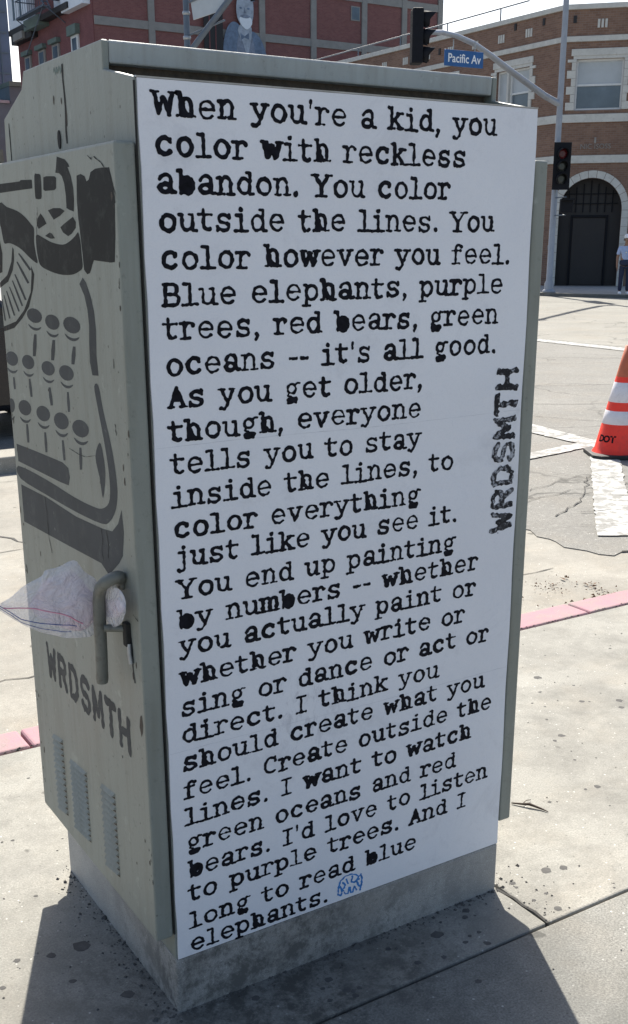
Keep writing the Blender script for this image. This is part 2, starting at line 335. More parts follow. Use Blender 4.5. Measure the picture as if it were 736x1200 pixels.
# artwork outlines, metres on the cabinet door (y, z)
STENCIL=[(0,0,[(0.69,1.7227),(0.6553,1.7243),(0.5188,1.7235),(0.5105,1.7258),(0.4406,1.7233),(0.4411,1.7069),(0.5388,1.7067),(0.6608,1.7061),(0.6955,1.705)]),(0,1,[(0.423,1.7301),(0.4061,1.7325),(0.389,1.7306),(0.3842,1.7218),(0.3883,1.6897),(0.3999,1.6853),(0.4174,1.6863),(0.427,1.691)]),(0,0,[(0.3698,1.7243),(0.3524,1.7256),(0.3062,1.7234),(0.2972,1.7199),(0.3013,1.7014),(0.3117,1.6986),(0.3653,1.6992),(0.375,1.7021)]),(0,0,[(0.2859,1.7572),(0.2432,1.7496),(0.2265,1.7406),(0.2215,1.7353),(0.2318,1.7359),(0.2184,1.7202),(0.2091,1.6997),(0.2086,1.6775),(0.2137,1.6574),(0.2365,1.661),(0.2514,1.6645),(0.2503,1.685),(0.255,1.7077),(0.2648,1.7214),(0.2795,1.7272),(0.2997,1.7293),(0.2928,1.7402)]),(0,1,[(0.6669,1.6861),(0.6194,1.6764),(0.5498,1.6665),(0.4994,1.6528),(0.4656,1.6386),(0.4495,1.6294),(0.4557,1.6046),(0.4502,1.5819),(0.444,1.5626),(0.4899,1.5725),(0.5395,1.5885),(0.5847,1.5978),(0.6243,1.6022),(0.6581,1.6015),(0.6669,1.6149),(0.6739,1.6344),(0.6795,1.6442)]),(0,0,[(0.3566,1.6629),(0.3255,1.6664),(0.2863,1.6654),(0.2619,1.6596),(0.2892,1.6518),(0.3269,1.6451)]),(0,0,[(0.2204,1.6484),(0.207,1.6389),(0.209,1.6287),(0.2325,1.6186),(0.2522,1.6142),(0.2795,1.6211),(0.2924,1.6308),(0.2664,1.6378)]),(0,0,[(0.4028,1.6586),(0.3839,1.6494),(0.3712,1.6383),(0.4206,1.6291),(0.4297,1.6359),(0.4229,1.6491)]),(0,0,[(0.3849,1.6155),(0.3558,1.6218),(0.3427,1.6195),(0.3278,1.6108),(0.3516,1.6098)]),(0,1,[(0.4366,1.6183),(0.393,1.6114),(0.347,1.6032),(0.2873,1.5988),(0.248,1.6045),(0.2149,1.6143),(0.1984,1.6204),(0.1895,1.6044),(0.1872,1.5786),(0.1865,1.5588),(0.2059,1.5508),(0.2485,1.5438),(0.3156,1.5432),(0.3895,1.5507),(0.4293,1.5601),(0.4406,1.5801),(0.4433,1.6017)]),(0,0,[(0.1876,1.7187),(0.1665,1.7206),(0.1471,1.7158),(0.1401,1.7067),(0.1283,1.7091),(0.1176,1.7211),(0.0946,1.7256),(0.0619,1.7257),(0.0304,1.7244),(0.0224,1.7089),(0.0149,1.69),(0.014,1.6621),(0.0185,1.615),(0.0279,1.5698),(0.0441,1.5686),(0.1268,1.5717),(0.1368,1.5634),(0.1436,1.555),(0.1511,1.5488),(0.1646,1.5464),(0.1802,1.5544),(0.1797,1.5546),(0.1829,1.5855),(0.1884,1.6203),(0.1928,1.6448),(0.1944,1.6771)]),(0,0,[(0.4864,1.5565),(0.4883,1.5397),(0.5029,1.5031),(0.5567,1.464),(0.621,1.4365),(0.7094,1.4208),(0.7195,1.4202),(0.718,1.4086),(0.6369,1.4215),(0.5727,1.446),(0.5215,1.4724),(0.4851,1.5103),(0.4703,1.5401)]),(0,0,[(0.6036,1.5938),(0.6196,1.5633),(0.6582,1.534),(0.7179,1.5168),(0.7346,1.5145),(0.738,1.5034),(0.7214,1.5053),(0.6544,1.5207),(0.6141,1.5459),(0.5991,1.5679),(0.596,1.5895)]),(0,0,[(0.6907,1.607),(0.68,1.5804),(0.692,1.5401),(0.7117,1.5374),(0.7303,1.5393),(0.7095,1.6071)]),(0.3,0,[(0.5673,1.5803),(0.5344,1.563),(0.4985,1.5467),(0.4867,1.5494),(0.5211,1.5658),(0.5599,1.5819)]),(0.3,0,[(0.5839,1.5632),(0.5535,1.5409),(0.5197,1.5198),(0.5069,1.5221),(0.5391,1.5434),(0.5758,1.5645)]),(0.3,0,[(0.6056,1.5369),(0.5778,1.5103),(0.5467,1.4847),(0.5345,1.4867),(0.5641,1.5124),(0.5979,1.538)]),(0.3,0,[(0.6268,1.5233),(0.6013,1.4967),(0.5727,1.471),(0.5615,1.4728),(0.5888,1.4986),(0.6199,1.5242)]),(0.3,0,[(0.6515,1.5093),(0.6265,1.4835),(0.5988,1.4584),(0.5888,1.46),(0.6154,1.4852),(0.6453,1.5102)]),(0.3,0,[(0.6759,1.4996),(0.6568,1.4734),(0.6346,1.4478),(0.6242,1.4493),(0.6452,1.4749),(0.6695,1.5004)]),(0.3,0,[(0.6971,1.4899),(0.6849,1.4646),(0.6699,1.4397),(0.6606,1.4409),(0.6746,1.4658),(0.6915,1.4905)]),(0.3,0,[(0.7159,1.4801),(0.7125,1.4566),(0.7062,1.4333),(0.6966,1.4342),(0.7019,1.4575),(0.7101,1.4806)]),(0.45,0,[(0.4418,1.4542),(0.4459,1.4493),(0.4553,1.445),(0.469,1.442),(0.4854,1.4405),(0.5026,1.4408),(0.5185,1.4429),(0.5311,1.4466),(0.5388,1.4513),(0.5405,1.4566),(0.5361,1.4617),(0.5261,1.466),(0.5119,1.469),(0.4952,1.4703),(0.4782,1.4698),(0.4628,1.4676),(0.4508,1.4639),(0.4435,1.4593)]),(0.45,0,[(0.4505,1.4339),(0.4583,1.4299),(0.4691,1.4268),(0.482,1.4249),(0.4959,1.4244),(0.5095,1.4254),(0.5217,1.4278),(0.5313,1.4313),(0.5374,1.4357),(0.5293,1.4348),(0.5197,1.4324),(0.5078,1.4307),(0.4945,1.4299),(0.4811,1.4301),(0.4688,1.4312),(0.4586,1.4332)]),(0.45,0,[(0.5024,1.4161),(0.516,1.3922),(0.5221,1.3684),(0.5036,1.3697),(0.4915,1.3936),(0.4869,1.4168)]),(0.45,0,[(0.3366,1.4472),(0.3402,1.4421),(0.3486,1.4378),(0.3607,1.4346),(0.3752,1.4331),(0.3904,1.4334),(0.4045,1.4354),(0.4155,1.439),(0.4223,1.4438),(0.4238,1.4491),(0.4198,1.4543),(0.411,1.4587),(0.3985,1.4617),(0.3837,1.4631),(0.3687,1.4627),(0.355,1.4606),(0.3444,1.4569),(0.338,1.4523)]),(0.45,0,[(0.3442,1.4273),(0.3511,1.4232),(0.3607,1.42),(0.3721,1.418),(0.3844,1.4175),(0.3964,1.4184),(0.4071,1.4208),(0.4156,1.4243),(0.4209,1.4288),(0.4138,1.4279),(0.4054,1.4254),(0.3948,1.4238),(0.3831,1.423),(0.3713,1.4233),(0.3604,1.4245),(0.3513,1.4265)]),(0.45,0,[(0.3863,1.4122),(0.3989,1.3908),(0.4041,1.3697),(0.3857,1.3709),(0.3745,1.3922),(0.3708,1.4129)]),(0.45,0,[(0.2193,1.4477),(0.2231,1.4425),(0.232,1.4379),(0.2451,1.4346),(0.261,1.433),(0.2776,1.4333),(0.293,1.4355),(0.3053,1.4394),(0.3129,1.4444),(0.3147,1.45),(0.3106,1.4554),(0.3011,1.46),(0.2874,1.4632),(0.2713,1.4646),(0.2548,1.4641),(0.2399,1.4618),(0.2282,1.458),(0.221,1.4531)]),(0.45,0,[(0.2269,1.4281),(0.2343,1.4238),(0.2447,1.4205),(0.2571,1.4185),(0.2705,1.418),(0.2837,1.419),(0.2956,1.4215),(0.3049,1.4252),(0.3109,1.4299),(0.3031,1.429),(0.2938,1.4264),(0.2822,1.4246),(0.2693,1.4238),(0.2564,1.424),(0.2445,1.4253),(0.2347,1.4274)]),(0.45,0,[(0.2677,1.4078),(0.2789,1.3898),(0.2834,1.3719),(0.2665,1.3729),(0.2566,1.391),(0.2535,1.4085)]),(0.6,0,[(0.6302,1.3512),(0.6344,1.3456),(0.6436,1.3406),(0.6566,1.3368),(0.6721,1.3346),(0.6881,1.3343),(0.7028,1.336),(0.7142,1.3395),(0.721,1.3444),(0.7222,1.3501),(0.7176,1.3559),(0.708,1.3609),(0.6945,1.3647),(0.6789,1.3667),(0.663,1.3668),(0.6488,1.365),(0.6378,1.3615),(0.6314,1.3567)]),(0.6,0,[(0.6385,1.3287),(0.6461,1.324),(0.6564,1.3202),(0.6686,1.3177),(0.6816,1.3167),(0.6943,1.3173),(0.7054,1.3194),(0.7141,1.3229),(0.7194,1.3275),(0.7119,1.3268),(0.7032,1.3245),(0.6922,1.3231),(0.6799,1.3227),(0.6674,1.3234),(0.6558,1.3251),(0.6461,1.3277)]),(0.6,0,[(0.6787,1.3083),(0.6812,1.2942),(0.6786,1.2808),(0.6661,1.2825),(0.6645,1.2964),(0.668,1.3096)]),(0.6,0,[(0.5166,1.3533),(0.5204,1.3479),(0.5288,1.3431),(0.5409,1.3394),(0.5551,1.3373),(0.57,1.337),(0.5836,1.3387),(0.5942,1.3421),(0.6005,1.3468),(0.6017,1.3523),(0.5976,1.3578),(0.5887,1.3627),(0.5763,1.3663),(0.5619,1.3683),(0.5472,1.3683),(0.534,1.3666),(0.5238,1.3632),(0.5178,1.3586)]),(0.6,0,[(0.5239,1.3316),(0.5309,1.3271),(0.5404,1.3235),(0.5517,1.3211),(0.5637,1.3201),(0.5754,1.3207),(0.5858,1.3228),(0.5938,1.3262),(0.5988,1.3306),(0.5919,1.3299),(0.5838,1.3277),(0.5736,1.3263),(0.5622,1.3259),(0.5506,1.3266),(0.5399,1.3282),(0.531,1.3306)]),(0.6,0,[(0.5641,1.3157),(0.5653,1.2957),(0.5607,1.2763),(0.5468,1.2783),(0.5468,1.2982),(0.5523,1.3173)]),(0.6,0,[(0.3861,1.3515),(0.3897,1.3464),(0.3978,1.3418),(0.4095,1.3382),(0.4236,1.3362),(0.4382,1.3359),(0.4517,1.3375),(0.4623,1.3407),(0.4687,1.3452),(0.47,1.3505),(0.4662,1.3557),(0.4576,1.3604),(0.4455,1.3639),(0.4313,1.3658),(0.4168,1.3659),(0.4037,1.3642),(0.3935,1.361),(0.3874,1.3566)]),(0.6,0,[(0.3928,1.3308),(0.3995,1.3265),(0.4088,1.323),(0.4198,1.3207),(0.4316,1.3197),(0.4432,1.3203),(0.4535,1.3222),(0.4616,1.3255),(0.4666,1.3297),(0.4598,1.3291),(0.4518,1.3269),(0.4416,1.3256),(0.4304,1.3253),(0.419,1.326),(0.4084,1.3275),(0.3997,1.3298)]),(0.6,0,[(0.434,1.3104),(0.4345,1.2912),(0.4289,1.2728),(0.4141,1.2752),(0.4148,1.2942),(0.4214,1.3123)]),(0.6,0,[(0.2739,1.3523),(0.2775,1.347),(0.2857,1.3422),(0.2976,1.3386),(0.312,1.3365),(0.327,1.3362),(0.3408,1.3378),(0.3518,1.3412),(0.3585,1.3458),(0.36,1.3512),(0.3562,1.3566),(0.3475,1.3614),(0.3351,1.365),(0.3206,1.3669),(0.3057,1.367),(0.2923,1.3653),(0.2818,1.362),(0.2754,1.3575)]),(0.6,0,[(0.2804,1.332),(0.2872,1.3275),(0.2966,1.324),(0.3079,1.3216),(0.32,1.3206),(0.3319,1.3211),(0.3425,1.3231),(0.3509,1.3265),(0.3561,1.3308),(0.3491,1.3302),(0.3408,1.328),(0.3304,1.3266),(0.3188,1.3263),(0.3071,1.327),(0.2964,1.3286),(0.2875,1.331)]),(0.6,0,[(0.321,1.313),(0.3245,1.2924),(0.3233,1.2722),(0.3116,1.2739),(0.3089,1.2945),(0.311,1.3143)]),(0.6,0,[(0.6838,1.2411),(0.687,1.2352),(0.6931,1.2298),(0.7012,1.2256),(0.7104,1.2231),(0.7198,1.2226),(0.728,1.2242),(0.7341,1.2278),(0.7373,1.2328),(0.7372,1.2386),(0.7338,1.2447),(0.7277,1.2501),(0.7194,1.2542),(0.7101,1.2566),(0.7009,1.257),(0.6929,1.2553),(0.6869,1.2518),(0.6838,1.2469)]),(0.6,0,[(0.6901,1.2176),(0.6951,1.2125),(0.7017,1.2084),(0.7091,1.2056),(0.7168,1.2044),(0.724,1.2048),(0.7301,1.2069),(0.7346,1.2105),(0.737,1.2152),(0.7329,1.2146),(0.7282,1.2122),(0.722,1.2109),(0.715,1.2107),(0.7076,1.2116),(0.7006,1.2136),(0.6946,1.2164)]),(0.6,0,[(0.5633,1.2488),(0.5675,1.2426),(0.5767,1.2369),(0.5899,1.2323),(0.6055,1.2294),(0.6216,1.2286),(0.6364,1.2299),(0.648,1.2333),(0.6548,1.2384),(0.656,1.2445),(0.6514,1.2508),(0.6417,1.2566),(0.6281,1.2611),(0.6123,1.2638),(0.5963,1.2645),(0.582,1.263),(0.5709,1.2596),(0.5645,1.2546)]),(0.6,0,[(0.5714,1.2254),(0.5791,1.2201),(0.5895,1.2157),(0.6018,1.2126),(0.6149,1.211),(0.6277,1.2112),(0.6389,1.2131),(0.6476,1.2166),(0.653,1.2214),(0.6455,1.2209),(0.6367,1.2187),(0.6256,1.2176),(0.6132,1.2176),(0.6005,1.2188),(0.5888,1.221),(0.5791,1.2241)]),(0.6,0,[(0.6096,1.2096),(0.6136,1.1878),(0.6117,1.1668),(0.5971,1.1692),(0.5942,1.1909),(0.5972,1.2115)]),(0.6,0,[(0.4373,1.2514),(0.4413,1.2455),(0.4503,1.24),(0.4631,1.2356),(0.4785,1.2328),(0.4945,1.2319),(0.5091,1.2332),(0.5207,1.2364),(0.5276,1.2412),(0.529,1.247),(0.5247,1.2531),(0.5153,1.2587),(0.502,1.263),(0.4864,1.2657),(0.4706,1.2663),(0.4563,1.265),(0.4453,1.2617),(0.4387,1.257)]),(0.6,0,[(0.4449,1.229),(0.4523,1.2239),(0.4624,1.2197),(0.4745,1.2167),(0.4874,1.2151),(0.5001,1.2153),(0.5113,1.2171),(0.5201,1.2204),(0.5255,1.225),(0.518,1.2245),(0.5093,1.2224),(0.4982,1.2214),(0.4859,1.2214),(0.4735,1.2226),(0.462,1.2247),(0.4524,1.2277)]),(0.6,0,[(0.4855,1.2078),(0.4892,1.1852),(0.4875,1.1635),(0.4741,1.1658),(0.4714,1.1882),(0.4741,1.2096)]),(0.6,0,[(0.3237,1.2502),(0.3276,1.244),(0.3364,1.2382),(0.349,1.2335),(0.3642,1.2306),(0.38,1.2297),(0.3946,1.231),(0.406,1.2344),(0.4129,1.2395),(0.4144,1.2457),(0.4102,1.2521),(0.4009,1.258),(0.3877,1.2626),(0.3724,1.2654),(0.3567,1.266),(0.3426,1.2646),(0.3317,1.2611),(0.3251,1.2561)]),(0.6,0,[(0.3308,1.228),(0.3381,1.2227),(0.3481,1.2182),(0.36,1.215),(0.3728,1.2134),(0.3853,1.2135),(0.3964,1.2154),(0.4051,1.219),(0.4106,1.2238),(0.4032,1.2233),(0.3945,1.2211),(0.3836,1.22),(0.3714,1.22),(0.3591,1.2212),(0.3477,1.2235),(0.3383,1.2266)]),(0.6,0,[(0.3736,1.2066),(0.3754,1.1849),(0.3721,1.164),(0.3598,1.1663),(0.3589,1.1879),(0.3631,1.2085)]),(0.6,0,[(0.2096,1.2497),(0.2134,1.2435),(0.2224,1.2377),(0.2354,1.2331),(0.2512,1.23),(0.2677,1.2291),(0.283,1.2303),(0.2951,1.2336),(0.3025,1.2386),(0.3042,1.2447),(0.3001,1.2511),(0.2905,1.2569),(0.2769,1.2616),(0.261,1.2644),(0.2446,1.2652),(0.2298,1.2638),(0.2183,1.2604),(0.2112,1.2555)]),(0.6,0,[(0.2165,1.2281),(0.2239,1.2228),(0.2342,1.2183),(0.2465,1.2151),(0.2598,1.2134),(0.2729,1.2135),(0.2847,1.2153),(0.2939,1.2188),(0.2998,1.2235),(0.292,1.2231),(0.2828,1.2209),(0.2713,1.2199),(0.2586,1.22),(0.2457,1.2213),(0.2339,1.2236),(0.2242,1.2267)]),(0.6,0,[(0.2706,1.2066),(0.2761,1.1831),(0.2763,1.1603),(0.2629,1.1627),(0.2583,1.1861),(0.2592,1.2084)]),(0.45,0,[(0.1899,1.54),(0.1746,1.5317),(0.1543,1.5061),(0.1423,1.4803),(0.138,1.4483),(0.1437,1.4003),(0.1393,1.3631),(0.1714,1.3609),(0.1799,1.3852),(0.1776,1.4218),(0.1722,1.4522),(0.1753,1.4817),(0.1874,1.5078),(0.2093,1.5278)]),(0.6,1,[(0.1432,1.344),(0.1269,1.3),(0.1006,1.2464),(0.0846,1.2002),(0.0781,1.1522),(0.092,1.1133),(0.126,1.0833),(0.1708,1.0691),(0.3152,1.0635),(0.5054,1.0649),(0.6865,1.0701),(0.6962,1.0992),(0.4971,1.1007),(0.3229,1.0944),(0.2166,1.0955),(0.1656,1.1009),(0.1262,1.1203),(0.1149,1.1545),(0.1197,1.1989),(0.1351,1.2503),(0.1557,1.3054),(0.1654,1.3404)]),(0.6,1,[(0.1557,1.2339),(0.1411,1.2136),(0.1356,1.1736),(0.1557,1.1239),(0.1675,1.1635),(0.183,1.2024)]),(0.6,0,[(0.696,1.1518),(0.5632,1.1556),(0.38,1.1589),(0.3461,1.1521),(0.3401,1.1334),(0.351,1.114),(0.4044,1.112),(0.6931,1.1108)]),(0.6,0,[(0.6867,1.0561),(0.5067,1.0594),(0.3172,1.0531),(0.1724,1.0592),(0.1169,1.0651),(0.0842,1.0874),(0.0624,1.1193),(0.0574,1.0749),(0.0701,1.026),(0.0654,1.0301),(0.09,1.0069),(0.1489,0.9676),(0.1876,0.983),(0.3749,0.9757),(0.688,0.9651)])]
SCRATCH=[[(0.5143, 1.0606), (0.5095, 1.0134), (0.5096, 0.9646), (0.4902, 0.9255)], [(0.1763, 1.0584), (0.1701, 1.0358), (0.1807, 1.0092), (0.1692, 0.9877)], [(0.1478, 1.0598), (0.1399, 1.0331), (0.1479, 0.9978)], [(0.3302, 1.1962), (0.277, 1.1923), (0.2377, 1.1928), (0.1725, 1.2064)], [(0.0599, 1.4006), (0.0597, 1.3798)], [(0.0702, 1.2811), (0.065, 1.2559)], [(0.127, 1.7494), (0.1082, 1.7414), (0.1018, 1.7495)], [(0.0975, 1.7459), (0.0607, 1.7319), (0.0262, 1.71), (0.0112, 1.686), (0.0129, 1.6626)], [(0.4185, 1.67), (0.4269, 1.6463), (0.4387, 1.5981)], [(0.012, 1.5426), (0.0132, 1.5215)], [(0.0338, 0.9174), (0.0069, 0.9088)]]
HANDLE=[(-0.082, 0.0217, 0.9966), (-0.082, 0.072, 0.9767), (-0.082, 0.1011, 0.9481), (-0.082, 0.1086, 0.9036), (-0.082, 0.1116, 0.8307), (-0.082, 0.1165, 0.7593)]
HMNT=[(-0.0412, 0.0821, 0.9724), (-0.0412, 0.0654, 0.8784), (-0.082, 0.0875, 0.8813), (-0.0412, 0.0603, 0.8532)]
BAGT=[(-0.062, 0.0094, 0.9559), (-0.062, 0.0403, 0.9731), (-0.062, 0.1439, 0.9562), (-0.0722, 0.1429, 0.9706), (-0.0925, 0.1423, 0.9881), (-0.1061, 0.1394, 1.0102), (-0.1196, 0.1397, 1.0139), (-0.1434, 0.1427, 1.0048), (-0.1688, 0.144, 1.0016), (-0.1773, 0.1466, 0.9903), (-0.2112, 0.1495, 0.9762), (-0.2366, 0.1534, 0.9571), (-0.2569, 0.1543, 0.9484)]
BAGB=[(-0.062, 0.0123, 0.9346), (-0.062, 0.0513, 0.8972), (-0.062, 0.1612, 0.8517), (-0.0789, 0.1663, 0.8423), (-0.0959, 0.1697, 0.8418), (-0.1128, 0.1725, 0.8433), (-0.1298, 0.1747, 0.846), (-0.1501, 0.1756, 0.8551), (-0.1688, 0.1762, 0.8622), (-0.184, 0.1755, 0.8708), (-0.2112, 0.1722, 0.8894), (-0.2383, 0.166, 0.9122), (-0.262, 0.158, 0.9344)]
ARM=[(26.1091, 26.6767, 5.9199), (25.6546, 26.5252, 6.0794), (24.4734, 25.9712, 6.2667), (23.0026, 25.2382, 6.4852), (21.589, 24.4561, 6.6679), (20.3803, 23.7686, 6.7837), (19.3206, 23.1996, 6.804), (18.4603, 22.7235, 6.7438), (17.7931, 22.3558, 6.6344)]
LINES=[("When you're a kid, you", 0.0285, 0.7925, 1.8072, 1.8084), ('color with reckless', 0.0295, 0.715, 1.7441, 1.7459), ('abandon. You color', 0.0301, 0.6764, 1.6833, 1.6842), ('outside the lines. You', 0.0305, 0.7966, 1.6207, 1.622), ('color however you feel.', 0.0316, 0.8426, 1.5576, 1.5579), ('Blue elephants, purple', 0.0313, 0.8291, 1.4939, 1.4979), ('trees, red bears, green', 0.0309, 0.8192, 1.4344, 1.4349), ("oceans -- it's all good.", 0.0324, 0.8154, 1.3716, 1.3727), ('As you get older,', 0.0345, 0.6174, 1.3119, 1.3099), ('though, everyone', 0.0323, 0.6186, 1.2503, 1.2498), ('tells you to stay', 0.034, 0.6185, 1.1891, 1.1861), ('inside the lines, to', 0.0338, 0.7106, 1.1253, 1.1281), ('color everything', 0.0339, 0.6214, 1.0656, 1.0626), ('just like you see it.', 0.0359, 0.7243, 1.0074, 1.007), ('You end up painting', 0.036, 0.7242, 0.944, 0.9407), ('by numbers -- whether', 0.0349, 0.7936, 0.8825, 0.8849), ('you actually paint or', 0.0344, 0.7903, 0.8266, 0.825), ('whether you write or', 0.0356, 0.7609, 0.7611, 0.7648), ('sing or dance or act or', 0.0328, 0.8363, 0.6971, 0.7044), ('direct. I think you', 0.0336, 0.6903, 0.6375, 0.6412), ('should create what you', 0.0321, 0.8302, 0.5757, 0.584), ('feel. Create outside the', 0.0325, 0.8564, 0.5118, 0.523), ('lines. I want to watch', 0.0318, 0.796, 0.4508, 0.4602), ('green oceans and red', 0.0338, 0.7519, 0.3899, 0.3939), ("bears. I'd love to listen", 0.0349, 0.8542, 0.3262, 0.3373), ('to purple trees. And I', 0.0325, 0.7906, 0.2693, 0.2758), ('long to read blue', 0.0309, 0.6386, 0.2024, 0.2071), ('elephants.', 0.0321, 0.3837, 0.1458, 0.1469)]
